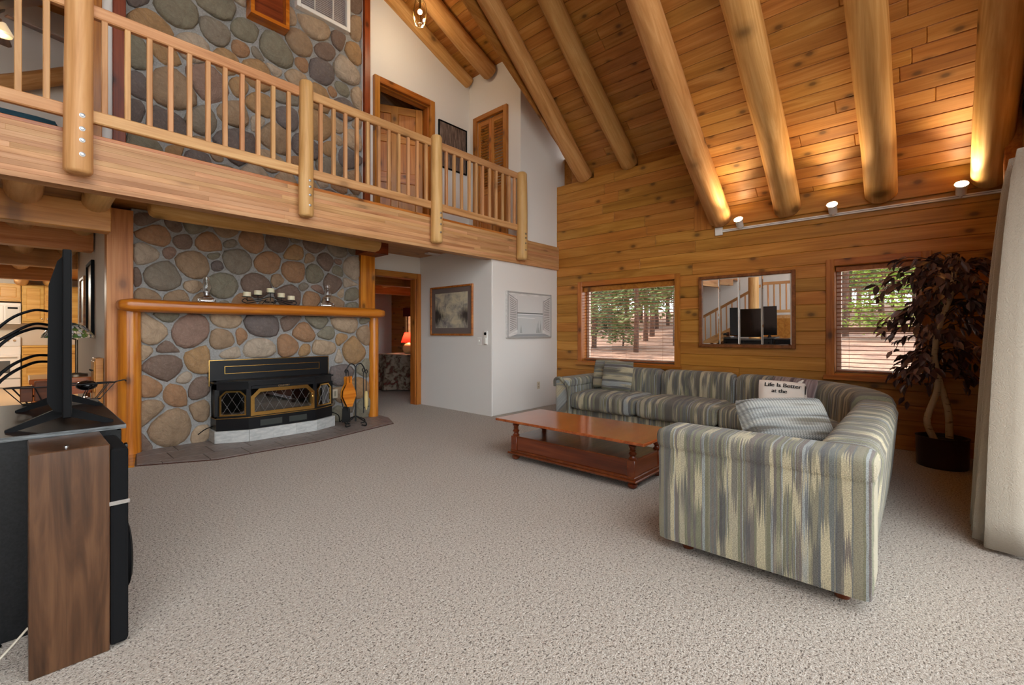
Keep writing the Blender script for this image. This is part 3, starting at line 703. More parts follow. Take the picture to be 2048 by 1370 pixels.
# ash and charred logs inside
bm=BM(); tube(bm,[(-.25,-.15,.32),(.25,-.12,.33)],.045,10); tube(bm,[(-.2,-.22,.34),(.18,-.18,.36)],.04,10); ob('charred_log',bm,plain('charred_wood',(.06,.055,.05),.9),st,smooth=True)
def oct_frame(w,h,c,t,dep):
    """brass frame ring with clipped top corners in x-z plane"""
    o=[(-w/2,0),(w/2,0),(w/2,h-c),(w/2-c,h),(-w/2+c,h),(-w/2,h-c)]
    i=[(-w/2+t,t),(w/2-t,t),(w/2-t,h-c-t*.4),(w/2-c-t*.4,h-t),(-w/2+c+t*.4,h-t),(-w/2+t,h-c-t*.4)]
    bm=BM(); n=6
    vo=[[bm.verts.new((p[0],y,p[1])) for p in o] for y in (0,dep)]; vi=[[bm.verts.new((p[0],y,p[1])) for p in i] for y in (0,dep)]
    for k in range(n):
        k2=(k+1)%n
        bm.faces.new((vo[0][k],vo[0][k2],vi[0][k2],vi[0][k])); bm.faces.new((vo[1][k],vi[1][k],vi[1][k2],vo[1][k2]))
        bm.faces.new((vo[0][k],vo[1][k],vo[1][k2],vo[0][k2])); bm.faces.new((vi[0][k],vi[0][k2],vi[1][k2],vi[1][k]))
    bmesh.ops.recalc_face_normals(bm,faces=bm.faces); return bm,i
def fire_door(name,ctr,rot,w,h,c,t,z,handle=False):
    M=Matrix.Translation((ctr[0],ctr[1],z))@Matrix.Rotation(rot,4,'Z')
    e=empty(name,parent=st); e.matrix_basis=M
    bm,i=oct_frame(w,h,c,t,.022); ob('brass_frame',bm,MAT['brass'],e,loc=(0,-.012,0))
    bm=BM(); vs=[bm.verts.new((p[0],0,p[1])) for p in i]; bm.faces.new(vs); ob('glass',bm,MAT['pane_dark'],e)
    bm=BM(); s=h*.36
    xs0=-w/2+t; xs1=w/2-t; zs0=t; zs1=h-t; k=xs0-h
    while k<xs1+h:
        for sg in (1,-1):
            pts=[]
            for q in range(41):
                zz=zs0+(zs1-zs0)*q/40; xx=k+sg*(zz-zs0)*.58
                if xs0<=xx<=xs1 and abs(xx)<w/2-t-max(0,(zz-(h-c-t)))*1.0: pts.append((xx,-.003,zz))
            if len(pts)>1: tube(bm,[pts[0],pts[-1]],.0010,4)
        k+=s*.95
    ob('lattice',bm,plain('grey_came',(.45,.45,.45),.4,.6),e)
    if handle:
        bm=BM(); tube(bm,smoothpath([(w/2-.035,-.02,h*.62),(w/2-.04,-.05,h*.55),(w/2-.03,-.05,h*.25)]),.009,8); lathe(bm,[(0,-.012),(.014,-.005),(.014,.012),(0,.02)],10,(w/2-.035,-.03,h*.64)); ob('handle',bm,MAT['brass'],e,smooth=True)
fire_door('door',(0,-.345),0,.70,.295,.085,.038,.272,True)
ang=math.atan2(-.135,.27)
fire_door('side_window',(-.50,-.278),ang,.25,.27,.055,.016,.285)
fire_door('side_window',(.50,-.278),-ang,.25,.27,.055,.016,.285)
def text(name,s,size,mat,parent,M,ext=.0005,align='CENTER',shear=0.0):
    c=bpy.data.curves.new(name,'FONT'); c.body=s; c.size=size; c.extrude=ext; c.align_x=align; c.shear=shear; c.resolution_u=3
    o=bpy.data.objects.new(name+'_tmp',c); COL.objects.link(o); bpy.context.view_layer.update()
    me=bpy.data.meshes.new_from_object(o); bpy.data.objects.remove(o); me.materials.clear(); me.materials.append(mat)
    r=bpy.data.objects.new(name,me); COL.objects.link(r); r.parent=parent; r.matrix_basis=M; return r
text('maker_mark','COUNTRY',.026,plain('faded_gold',(.35,.22,.10),.4,.5),st,Matrix.Translation((.0,-.349,.573))@Matrix.Rotation(R(90),4,'X'))
bm=BM(); tube(bm,smoothpath([(.64,-.2,.17),(.72,-.22,.12),(.77,-.16,.02),(.86,-.10,.10),(.84,-.05,.30)]),.006,6); ob('power_cord',bm,MAT['black'],st,smooth=True)
bm=BM(); tube(bm,smoothpath([(-.64,-.1,.17),(-.72,-.12,.15),(-.78,-.1,.10)]),.005,6); ob('power_cord',bm,MAT['black'],st,smooth=True)

# ================================================================ FIRE TOOLS
ft=empty('fireplace_tool_stand',(2.91,5.38,.016),'black wrought iron fireplace tool stand on the hearth','tool stand')
bm=BM(); tube(bm,[(0,0,.05),(0,0,.72)],.011,8)
for s in (-1,1): tube(bm,smoothpath([(0,0,.66),(s*.01,0,.76),(s*.07,0,.79),(s*.12,0,.73),(s*.13,0,.68)]),.008,8)
for a in (20,110,200,290):
    d=Vector((math.cos(R(a)),math.sin(R(a)),0)); tube(bm,smoothpath([(0,0,.12),d*.07+Vector((0,0,.09)),d*.16+Vector((0,0,.05)),d*.17+Vector((0,0,.012)),d*.10+Vector((0,0,.010))]),.008,8)
ob('stand_frame',bm,MAT['black_iron'],ft,smooth=True)
def fork_handle(bm,x,y,z):
    for k in range(4):
        a=k*math.pi/2; d=Vector((math.cos(a),math.sin(a),0))*.018; c=Vector((x,y,z))
        tube(bm,smoothpath([c,c+d*1.2+Vector((0,0,.03)),c+Vector((0,0,.06))],4),.0035,5)
bw=empty('bellows',(2.79,5.33,.016),'honey wood fireplace bellows hanging on the tool stand','bellows')
def bel(y):
    P=[(-.03,.0),(.035,.0),(.085,.13),(.075,.2),(.03,.29),(.03,.38),(.005,.38),(.005,.30),(-.01,.30),(-.015,.38),(-.045,.37),(-.04,.29),(-.085,.2),(-.09,.13)]
    b=BM(); prism(b,P,'y',y,y+.012); return b
ob('board',bel(-.03),MAT['honey'],bw,loc=(0,0,.26)); ob('board',bel(.03),MAT['honey'],bw,loc=(0,0,.26))
bm=BM(); prism(bm,[(-.03,.01),(.035,.01),(.075,.13),(.07,.19),(.03,.27),(-.03,.27),(-.075,.19),(-.08,.13)],'y',-.02,.035); ob('leather_side',bm,MAT['black'],bw,loc=(0,0,.26))
bm=BM(); tube(bm,[(0,.005,.27),(0,.005,.20)],[.012,.006],8); ob('nozzle',bm,MAT['black_iron'],bw,smooth=True)
bm=BM(); tube(bm,smoothpath([(.0,.0,.62),(.0,.01,.70),(-.004,.05,.72)]),.004,6); ob('hanging_loop',bm,MAT['black'],bw,smooth=True)
sh=empty('ash_shovel',(2.785,5.388,.016),'black iron ash shovel hanging behind the bellows','shovel')
bm=BM(); tube(bm,[(0,0,.24),(0,0,.68)],.006,6); fork_handle(bm,0,0,.67); ob('handle',bm,MAT['black_iron'],sh,smooth=True)
bm=BM(); prism(bm,[(-.055,.06),(.055,.05),(.05,.22),(.02,.26),(-.02,.26),(-.05,.23)],'y',-.005,.003); ob('blade',bm,MAT['black_iron'],sh)
br=empty('hearth_brush',(3.052,5.366,.016),'hearth brush with straw bristles on the tool stand','brush')
bm=BM(); tube(bm,[(0,0,.42),(0,0,.66)],.006,6); fork_handle(bm,0,0,.65); ob('handle',bm,MAT['black_iron'],br,smooth=True)
bm=BM(); lathe(bm,[(.006,.18),(.022,.24),(.026,.34),(.016,.42),(.0,.43)],10); ob('bristles',bm,plain('straw',lin(206,180,120),.9),br,smooth=True)
pk=empty('poker',(3.03,5.396,.016),'black iron poker hanging beside the hearth brush','poker')
bm=BM(); tube(bm,[(0,0,.14),(0,0,.68)],.006,6); fork_handle(bm,0,0,.67); tube(bm,smoothpath([(0,0,.2),(.03,0,.21),(.08,0,.22)]),.005,6); ob('shaft',bm,MAT['black_iron'],pk,smooth=True)

so=empty('stone_outlet',(2.80,5.72,.40),'pale outlet plate on the stone behind the bellows','outlet')
bm=BM(); box(bm,-.035,.035,-.012,.06,-.058,.058,.003); ob('plate',bm,MAT['almond'],so)
bm=BM(); box(bm,-.014,.014,-.016,-.01,-.035,.035,.003); ob('socket',bm,plain('outlet_socket',lin(150,140,120),.5),so)
# ================================================================ ON THE MANTEL
def mz(x): return 1.5355+.006*math.sin(2.1*(x-2.06))
def oil_lamp(px,lab):
    p=onY(px,600,5.70); t=empty('oil_lamp',(p.x,5.70,mz(p.x)),lab,'oil lamp','glass oil lamps on the mantel')
    bm=BM(); lathe(bm,[(.0,.0),(.075,.004),(.085,.02),(.075,.045),(.035,.06),(.02,.07)],20); ob('font',bm,MAT['glass'],t,smooth=True)
    bm=BM(); lathe(bm,[(.02,.07),(.026,.075),(.026,.10),(.034,.105),(.034,.115),(.0,.116)],16); ob('burner',bm,MAT['bolt'],t,smooth=True)
    bm=BM(); lathe(bm,[(.030,.115),(.046,.15),(.048,.17),(.032,.21),(.026,.27),(.030,.275),(.0285,.27),(.0295,.21),(.045,.17),(.043,.15),(.028,.117)],18,cap=False); ob('chimney',bm,MAT['glass'],t,smooth=True)
oil_lamp(413,'clear glass oil lamp with chimney on the mantel, nearer the hall'); oil_lamp(655,'clear glass oil lamp with chimney on the mantel, nearer the bedroom door')
pc=onY(541,600,5.68); ch=empty('candle_holder',(pc.x,5.68,mz(pc.x)),'black scrolled iron holder for five candles on the mantel','candle holder')
bm=BM(); tube(bm,smoothpath([(-.25,0,.03),(-.1,0,.06),(0,0,.09),(.1,0,.06),(.25,0,.03)]),.005,6); tube(bm,smoothpath([(-.2,0,.012),(-.1,0,.04),(0,0,.03),(.1,0,.04),(.2,0,.012)]),.005,6)
for s in (-1,1):
    tube(bm,smoothpath([(s*.20,0,.012),(s*.26,0,.006),(s*.30,0,.03),(s*.27,0,.055),(s*.24,0,.035)]),.005,6); tube(bm,smoothpath([(0,0,.03),(s*.05,0,.02),(s*.06,0,.05),(s*.03,0,.055)]),.004,6); tube(bm,smoothpath([(s*.05,0,.05),(s*.06,.06,.02),(s*.06,.08,.006)]),.004,6)
spots=[(-.25,.075),(-.135,.10),(0,.135),(.12,.085),(.235,.06)]
for x,z in spots: tube(bm,[(x,0,.045),(x,0,z)],.004,6); lathe(bm,[(.05,0),(.052,.005),(.0,.006)],16,(x,0,z))
ob('iron_frame',bm,MAT['black_iron'],ch,smooth=True)
cl_=['end arm nearer the hall','lower arm second from the hall end','tall middle arm','lower arm second from the bedroom end','end arm nearer the bedroom']
for q_,(x,z) in enumerate(spots):
    bm=BM(); lathe(bm,[(.041,0),(.041,.048),(.038,.052),(.0,.049)],18); ob('pillar_candle',bm,MAT['candle'],None,loc=(pc.x+x,5.68,mz(pc.x)+z+.005),smooth=True,label='ivory pillar candle on the iron holder, '+cl_[q_],cat='candle',group='candles on the mantel holder')

# ================================================================ LOFT DOORS, PICTURES
d2=empty('door_2',(0,0,0),label='open six panel pine door of the loft bedroom',kind='structure')
for x in (3.40,4.37): board('casing',(x,5.70,2.62),(x,5.70,4.84),.085,.06,(1,0,0),MAT['casing'],d2)
board('casing',(3.44,5.70,4.795),(4.33,5.70,4.795),.09,.06,(0,0,1),MAT['casing'],d2)
for x in (3.446,4.324): board('jamb',(x,5.79,2.62),(x,5.79,4.75),.13,.02,(0,1,0),MAT['casing'],d2)
board('jamb',(3.44,5.79,4.745),(4.33,5.79,4.745),.13,.02,(0,1,0),MAT['casing'],d2)
lf=empty('door_leaf',(4.31,5.86,2.66),parent=d2,rz=R(180-28))
dw=.86; dh=2.06
for x in (.055,dw/2,dw-.055): board('stile',(x,0,0),(x,0,dh),.11,.04,(1,0,0),MAT['doorwood'],lf)
for z,hh in ((.11,.22),(.95,.16),(1.55,.11),(2.0,.12)): board('rail',(.11,0,z),(dw-.11,0,z),hh,.038,(0,0,1),MAT['doorwood'],lf)
for x0,x1 in ((.11,.375),(.485,.75)):
    for z0,z1 in ((.22,.87),(1.03,1.495),(1.605,1.94)): board('panel',((x0+x1)/2,0,z0),((x0+x1)/2,0,z1),x1-x0,.022,(1,0,0),MAT['doorwood'],lf,bev=.008)
bm=BM(); lathe(bm,[(.012,0),(.012,.04),(.03,.05),(.03,.07),(0,.08)],14); ob('knob',bm,MAT['brass'],lf,loc=(dw-.06,.02,1.0),rot=(R(-90),0,0),smooth=True)
for z in (.25,1.8): bm=BM(); tube(bm,[(0,-.03,z-.05),(0,-.03,z+.05)],.008,8); ob('hinge',bm,MAT['black_iron'],lf,smooth=True)
cl=empty('door_3',(0,0,0),label='louvred bifold closet door with wood casing on the balcony',kind='structure')
for y in (4.85,5.55): board('casing',(5.165,y,2.64),(5.165,y,4.80),.075,.05,(0,1,0),MAT['casing'],cl)
board('casing',(5.165,4.89,4.765),(5.165,5.51,4.765),.075,.05,(0,0,1),MAT['casing'],cl)
bm=BM(); box(bm,-.016,.016,-.098,.098,-.0035,.0035); mes=bpy.data.meshes.new('louvre'); bm.to_mesh(mes); bm.free(); mes.materials.append(MAT['doorwood'])
for c in (5.042,5.358):
    lf2=empty('bifold_leaf',(5.205,c,2.68),parent=cl)
    for y in (-.128,.128): board('stile',(0,y,0),(0,y,2.04),.055,.03,(0,1,0),MAT['doorwood'],lf2)
    for z,hh in ((.07,.14),(.85,.10),(2.0,.09)): board('rail',(0,-.10,z),(0,.10,z),hh,.028,(0,0,1),MAT['doorwood'],lf2)
    board('panel',(.004,0,.14),(.004,0,.80),.20,.016,(0,1,0),MAT['doorwood'],lf2)
    for k in range(23): share('louvre',mes,lf2,Matrix.Translation((0,0,.925+k*.046))@Matrix.Rotation(R(38),4,'Y'))
def picmat(name,fn):
    t=NT(name); fn(t); return t.m
def forest_pic(t):
    v=t.coord('Generated'); n=t.noise(t.scale(v,(22,1,2.2)),1.6,5,.6,.4); n2=t.noise(v,9,5,.6)
    t.P(Base_Color=t.mix(t.math('MULTIPLY',n2,.6),t.ramp(n,[(.35,lin(52,42,38)),(.52,lin(120,102,92)),(.66,lin(168,152,140))]),lin(88,72,64)),Roughness=.35)
pf=empty('forest_picture',(0,0,0),'dark framed woodland picture on the white loft wall','picture')
bm=BM(); box(bm,4.525,5.105,5.712,5.728,3.88,4.615); ob('print',bm,picmat('woodland_print',forest_pic),pf)
bm=BM(); 
for a in ((4.515,4.535,3.87,4.625),(5.095,5.115,3.87,4.625),(4.535,5.095,3.87,3.89),(4.535,5.095,4.605,4.625)): box(bm,a[0],a[1],5.70,5.73,a[2],a[3],.003)
ob('frame',bm,MAT['black'],pf)
# niche and white louvre window on the chimney
nb=empty('chimney_niche',(0,0,0),'wood framed niche high on the stone chimney','niche')
bm=BM(); box(bm,1.76,1.80,5.60,5.78,4.83,6.3); box(bm,2.14,2.18,5.60,5.78,4.83,6.3); box(bm,1.80,2.14,5.605,5.78,4.83,4.87); ob('frame',bm,MAT['honey'],nb)
bm=BM(); box(bm,1.80,2.14,5.70,5.77,4.87,6.3); ob('back_panel',bm,MAT['redwood'],nb)
wv=empty('window_5',(0,0,0),label='white framed interior window with blinds high on the chimney',kind='structure')
bm=BM(); x0,x1,z0,z1=2.30,3.0,5.24,6.3
for a in ((x0,x0+.05,z0,z1),(x1-.05,x1,z0,z1),(x0+.05,x1-.05,z0,z0+.05)): box(bm,a[0],a[1],5.68,5.78,a[2],a[3],.005)
ob('frame',bm,MAT['white_enamel'],wv)
for x in (2.53,2.77): bm=BM(); box(bm,x-.006,x+.006,5.70,5.72,5.28,6.3); ob('muntin',bm,MAT['white_enamel'],wv)
bm=BM(); box(bm,x0+.05,x1-.05,5.70,5.706,z0+.05,z1); ob('pane',bm,MAT['pane'],wv)
bm=BM(); box(bm,x0+.05,x1-.05,-.0135,.0135,-.0008,.0008); mes=bpy.data.meshes.new('slat'); bm.to_mesh(mes); bm.free(); mes.materials.append(plain('grey_blind',lin(196,192,194),.5))
for k in range(42): share('slat',mes,wv,Matrix.Translation((0,5.732,5.30+k*.024))@Matrix.Rotation(R(62),4,'X'))

# pictures below the balcony
def frame_ring(bm,u0,u1,v0,v1,t,dep,mapf):
    for a in ((u0,u0+t,v0,v1),(u1-t,u1,v0,v1),(u0+t,u1-t,v0,v0+t),(u0+t,u1-t,v1-t,v1)):
        b2=BM(); box(b2,a[0],a[1],0,dep,a[2],a[3],.004)
        for v in b2.verts: v.co=mapf(v.co)
        me=bpy.data.meshes.new('t'); b2.to_mesh(me); b2.free(); bm.from_mesh(me); bpy.data.meshes.remove(me)
def marsh(t):
    v=t.coord('Generated'); s=t.N('ShaderNodeSeparateXYZ'); t.l.new(v,s.inputs[0]); y,z=s.outputs[1],s.outputs[2]
    n=t.noise(v,4,6,.6,.5); n2=t.noise(t.scale(v,(1,26,3)),1.3,4,.65)
    sky=t.ramp(t.math('ADD',n,t.math('MULTIPLY',z,.12)),[(.36,lin(112,106,108)),(.5,lin(166,158,144)),(.66,lin(206,194,164))])
    edge=t.math('ABSOLUTE',t.math('SUBTRACT',y,.47)); zz=t.math('ABSOLUTE',t.math('SUBTRACT',z,.34))
    m=t.math('SUBTRACT',t.math('MULTIPLY',edge,2.0),t.math('MULTIPLY',zz,2.2)); m=t.math('ADD',m,t.math('MULTIPLY',t.math('SUBTRACT',n2,.5),1.2))
    tr=t.ramp(m,[(.15,(0,0,0)),(.7,(.95,.95,.95))])
    c=t.mix(tr,sky,lin(52,46,44)); t.P(Base_Color=c,Roughness=.3,Coat_Weight=.25,Coat_Roughness=.05)
mp=empty('marsh_picture',(XREC,5.46,1.5),'wood framed marsh landscape with birds on the recess wall','picture')
ya,yb,za,zb=-.51,.51,-.34,.44
bm=BM(); frame_ring(bm,ya,yb,za,zb,.03,.03,lambda c:Vector((-c.y,c.x,c.z))); ob('frame',bm,MAT['casing'],mp)
bm=BM(); box(bm,-.012,0,ya+.02,yb-.02,za+.02,zb-.02); ob('mat_board',bm,plain('mauve_grey_mat',lin(112,98,92),.7),mp)
bm=BM(); box(bm,-.015,-.012,ya+.12,yb-.12,za+.12,zb-.11); ob('print',bm,picmat('marsh_print',marsh),mp)
bm=BM()
for k in range(9):
    y=-.22+k*.05+rng.uniform(-.01,.01); z=.10+rng.uniform(-.015,.02)+.0*k
    prism(bm,[(y-.012,z+.012),(y,z),(y+.014,z+.014),(y,z+.006)],'x',-.0162,-.0155)
for y,h in ((.33,.26),(.28,.16),(.18,.12),(-.30,.24),(-.27,.12)): prism(bm,[(y-.003,-.12),(y+.003,-.12),(y+.001,h-.12+.1),(y-.001,h-.02)],'x',-.0162,-.0155)
ob('painted_birds_and_trunks',bm,plain('dark_paint',lin(60,52,50),.5),mp)
sp=empty('shutter_painting',(5.38,YW,1.48),'pale grey canvas of an open shuttered window facing the sea','painting')
xa,xb,za,zb=-.53,.53,-.355,.345
def pale(t):
    v=t.coord('Generated'); n=t.noise(t.scale(v,(3,1,9)),2,5,.6,.3); t.P(Base_Color=t.ramp(n,[(.35,lin(196,194,190)),(.65,lin(222,220,216))]),Roughness=.7)
bm=BM(); box(bm,xa,xb,-.04,0,za,zb,.003); ob('canvas',bm,picmat('pale_wash',pale),sp)
def paint(name,c,polys,lay):
    bm=BM()
    for p in polys: prism(bm,p,'y',-.0405-.0006*lay,-.040)
    return ob(name,bm,plain(name+'_paint',lin(*c),.7),sp)
paint('painted_sky',(204,202,198),[[(-.31,.02),(.30,.02),(.30,.29),(-.31,.29)]],1)
paint('painted_sea',(176,180,180),[[(-.31,-.02),(.30,-.02),(.30,.03),(-.31,.03)]],1)
paint('painted_sand',(190,192,190),[[(-.31,-.30),(.30,-.30),(.30,-.02),(-.31,-.02)]],1)
paint('painted_wave',(216,216,214),[[(-.31,.0),(.30,.0),(.30,.012),(-.31,.012)],[(-.31,-.05),(.1,-.055),(.1,-.045),(-.31,-.042)]],2)
paint('painted_sill',(150,152,152),[[(-.47,-.335),(.5,-.335),(.34,-.29),(-.33,-.30)]],2)
paint('painted_grass',(128,134,128),[[(x,-.28),(x+.012,-.28),(x+dx,-.28+h)] for x,dx,h in [(.14,.03,.16),(.17,.02,.19),(.19,-.01,.14),(.22,.03,.2),(.25,.0,.15),(-.25,.02,.1),(-.22,-.01,.12)]],3)
def quadpoly(s): return [[(s*.50,-.30),(s*.50,.30),(s*.31,.22),(s*.31,-.23)]]
paint('painted_shutter',(198,194,190),quadpoly(-1),3); paint('painted_shutter',(198,194,190),quadpoly(1),3)
sl=[]
for s in (-1,1):
    sl=[]
    for k in range(17):
        f=(k+.5)/17
        a=-.27+f*.53; b=-.205+f*.40
        sl.append([(s*.475,a),(s*.475,a+.011),(s*.335,b+.009),(s*.335,b)])
    paint('painted_louvres',(132,128,126),sl,4)
ln=[]
for s in (-1,1): ln+= [[(s*.31,-.23),(s*.318,-.23),(s*.318,.22),(s*.31,.22)],[(s*.50,.30),(s*.31,.22),(s*.31,.212),(s*.50,.29)]]
paint('painted_lines',(120,120,120),ln,4)
bm=BM(); frame_ring(bm,xa,xb,za,zb,.022,.006,lambda c:Vector((c.x,-.04-c.y,c.z))); ob('painted_border',bm,plain('grey_border',lin(166,164,160),.7),sp)
# switch, thermostat, outlet
sw=empty('light_switch',(XREC,4.82,1.08),'white toggle switch plate on the recess wall','switch')
bm=BM(); box(bm,-.006,0,-.04,.04,-.06,.06,.003); ob('plate',bm,MAT['white_plastic'],sw); bm=BM(); box(bm,-.02,0,-.006,.006,-.005,.015,.002); ob('toggle',bm,MAT['white_plastic'],sw)
th=empty('wall_remote',(XREC,4.68,1.13),'white wall remote in a holder near the corner','remote')
bm=BM(); box(bm,-.02,0,-.035,.035,-.10,.10,.006,2); ob('body',bm,MAT['white_plastic'],th); bm=BM(); lathe(bm,[(.022,0),(.022,.006),(.010,.007),(.010,.002),(0,.002)],16); ob('dial',bm,MAT['black'],th,loc=(-.02,0,.06),rot=(0,R(-90),0),smooth=True)
bm=BM(); box(bm,-.035,-.02,-.025,.025,-.09,.0,.004); ob('cradle',bm,MAT['white_plastic'],th)
ol=empty('wall_outlet',(5.62,YW,.36),'almond outlet plate low on the white wall','outlet')
bm=BM(); box(bm,-.037,.037,-.006,0,-.058,.058,.003); ob('plate',bm,MAT['almond'],ol)
for z in (-.022,.022): bm=BM(); box(bm,-.016,.016,-.008,0,z-.014,z+.014,.004); ob('socket',bm,plain('almond_dark',lin(170,158,136),.5),ol)

# ================================================================ PENDANT LANTERN, FAN, LOFT THINGS
pp=onY(840,27,4.9); pe=empty('pendant_lantern',(pp.x,4.9,pp.z),'glass jar pendant lantern with glowing bulb under the loft rafters','pendant lamp')
bm=BM(); n=6
def hexr(r,z): return [(r*math.cos(k*math.pi/3),r*math.sin(k*math.pi/3),z) for k in range(6)]
prof=[(.055,-.16),(.085,-.07),(.092,.02),(.078,.11),(.045,.17)]
rings=[[bm.verts.new(p) for p in hexr(r,z)] for r,z in prof]
for a,b in zip(rings[:-1],rings[1:]):
    for k in range(6): bm.faces.new((a[k],a[(k+1)%6],b[(k+1)%6],b[k]))
ob('glass_panes',bm,pane('lantern_glass',(1,.95,.85),.12),pe)
bm=BM()
for k in range(6): tube(bm,[hexr(r+.002,z)[k] for r,z in prof],.0035,5)
for r,z in (prof[0],prof[-1]): tube(bm,hexr(r,z)+[hexr(r,z)[0]],.004,5)
lathe(bm,[(.045,.17),(.03,.19),(.012,.20),(.0,.21)],12); tube(bm,[(0,0,.2),(0,0,1.05)],.005,6); tube(bm,[(0,0,.17),(0,0,.05)],.012,8); lathe(bm,[(.05,1.03),(.05,1.06),(0,1.06)],14)
ob('brass_cage',bm,plain('dark_brass',(.2,.13,.05),.35,1),pe,smooth=True)
bm=BM(); bmesh.ops.create_uvsphere(bm,u_segments=14,v_segments=10,radius=.03); ob('bulb',bm,MAT['bulb'],pe,loc=(0,0,.02),smooth=True)
def point(name,loc,e,c=(1,.75,.45),r=.04):
    l=bpy.data.lights.new(name,'POINT'); l.energy=e; l.color=c; l.shadow_soft_size=r; o=bpy.data.objects.new(name,l); COL.objects.link(o); o.location=loc; return o
point('pendant_light',(pp.x,4.9,pp.z-.06),3,(1,.82,.6),.05)
pf_=onY(4,75,6.3); fan=empty('ceiling_fan',(pf_.x-.08,6.3,pf_.z),'ceiling fan with light kit turning in the loft room','ceiling fan')
bm=BM(); lathe(bm,[(0,.20),(.05,.2),(.10,.26),(.10,.34),(.05,.38),(.02,.40),(.02,1.6),(0,1.6)],18); ob('motor',bm,plain('antique_bronze',(.08,.05,.03),.35,.8),fan,smooth=True)
for k in range(5):
    a=R(15+72*k); bl_=BM(); prism(bl_,[(.10,-.04),(.62,-.075),(.66,-.05),(.66,.05),(.62,.075),(.10,.04)],'z',.21,.222); ob('blade',bl_,wood('fan_blade',lin(60,40,26),lin(84,58,40),lin(104,76,54),.4,knot=0) if k==0 else bpy.data.materials['fan_blade'],fan,rot=(R(8),0,a))
for k in range(3):
    a=R(30+120*k); bm=BM(); lathe(bm,[(.02,.06),(.035,.03),(.07,-.04),(.06,-.06),(.03,-.07),(0,-.07)],14); ob('glass_shade',bm,emit('fan_shade',(1,.8,.5),.06) if k==0 else bpy.data.materials['fan_shade'],fan,loc=(.10*math.cos(a),.10*math.sin(a),.10),smooth=True)
point('fan_light_offscreen',(pf_.x-.08,6.3,pf_.z-.02),1.2)
bx=empty('blue_case',(3.78,5.32,2.62),'blue and black equipment case on the balcony floor','case')
bm=BM(); box(bm,-.22,.24,-.14,.14,0,.24,.02,2); ob('body',bm,plain('slate_blue',lin(52,84,112),.5),bx); bm=BM(); box(bm,-.20,.22,-.15,.15,.09,.13,.005); ob('band',bm,MAT['black'],bx); bm=BM(); tube(bm,smoothpath([(-.1,0,.23),(-.08,0,.28),(.08,0,.28),(.1,0,.23)]),.012,8); ob('handle',bm,MAT['black'],bx,smooth=True)
bm=BM(); lathe(bm,[(.03,-.01),(.03,.01)],14); ob('wheel',bm,MAT['black'],bx,loc=(.24,-.1,.04),rot=(R(90),0,0),smooth=True)
te=empty('teal_bench',(-.10,5.1,2.62),'teal padded bench on the loft floor behind the railing','bench')
bm=BM(); rbox_pts(bm,.9,.4,.10,.04,8,6,4,fn=lambda p:p+Vector((-.15,0,.17))); ob('cushion',bm,plain('teal_fabric',lin(20,66,82),.8),te)
bm=BM(); box(bm,-.58,.28,-.18,.18,.0,.12,.01); ob('base',bm,MAT['black'],te)

for i_,y_ in enumerate((6.5,7.3)): log('loft_room_rafter',(5.5,y_,5.27),(2.6,y_,6.46),.12,.12,MAT['log'],seed=200+i_,label='log rafter seen through the loft door, '+('just inside' if i_==0 else 'deeper in'),cat='rafter')
# ================================================================ TRACK LIGHT
tk=empty('track_light',(6.118,.70,2.512),'white track light rail with three spotlights on the plank wall','track light')
bm=BM(); box(bm,-.03,.0,-1.28,1.27,-.016,.016,.003); ob('track',bm,MAT['white_plastic'],tk)
bm=BM(); box(bm,-.032,-.029,-1.27,1.26,-.003,.003); ob('conductor_slot',bm,plain('grey_slot',(.25,.25,.25),.5),tk)
bm=BM(); box(bm,-.035,0,1.20,1.29,-.05,.05,.004); ob('feed_plate',bm,MAT['white_plastic'],tk)
for i,yy in enumerate((1.68,.73,-.272)):
    e=empty('spot_head',(-.088,yy-.70,.02),parent=tk)
    aim=Vector((-.74,0,.67)).normalized(); q=aim.to_track_quat('Z','Y').to_euler()
    bm=BM(); lathe(bm,[(.030,-.05),(.040,-.045),(.042,.03),(.052,.055),(.052,.065),(.046,.062),(.0,.05)],18); ob('housing',bm,MAT['white_plastic'],e,rot=q,smooth=True,loc=(0,0,.03))
    bm=BM(); lathe(bm,[(.045,.064),(.03,.070),(0,.072)],18); ob('lamp_face',bm,MAT['bulb'],e,rot=q,loc=(0,0,.03),smooth=True)
    bm=BM(); tube(bm,[(.062,0,-.02),(0,0,.0)],.014,8); ob('stem',bm,MAT['white_plastic'],e,smooth=True)
    l=bpy.data.lights.new('spot','SPOT'); l.energy=20; l.color=(1,.72,.38); l.spot_size=R(88); l.spot_blend=1.0; l.shadow_soft_size=.04
    o=bpy.data.objects.new('spot',l); COL.objects.link(o); o.location=Vector((6.03,yy,2.562))+aim*.10; o.rotation_euler=Vector((-.84,0,.54)).to_track_quat('-Z','Y').to_euler()

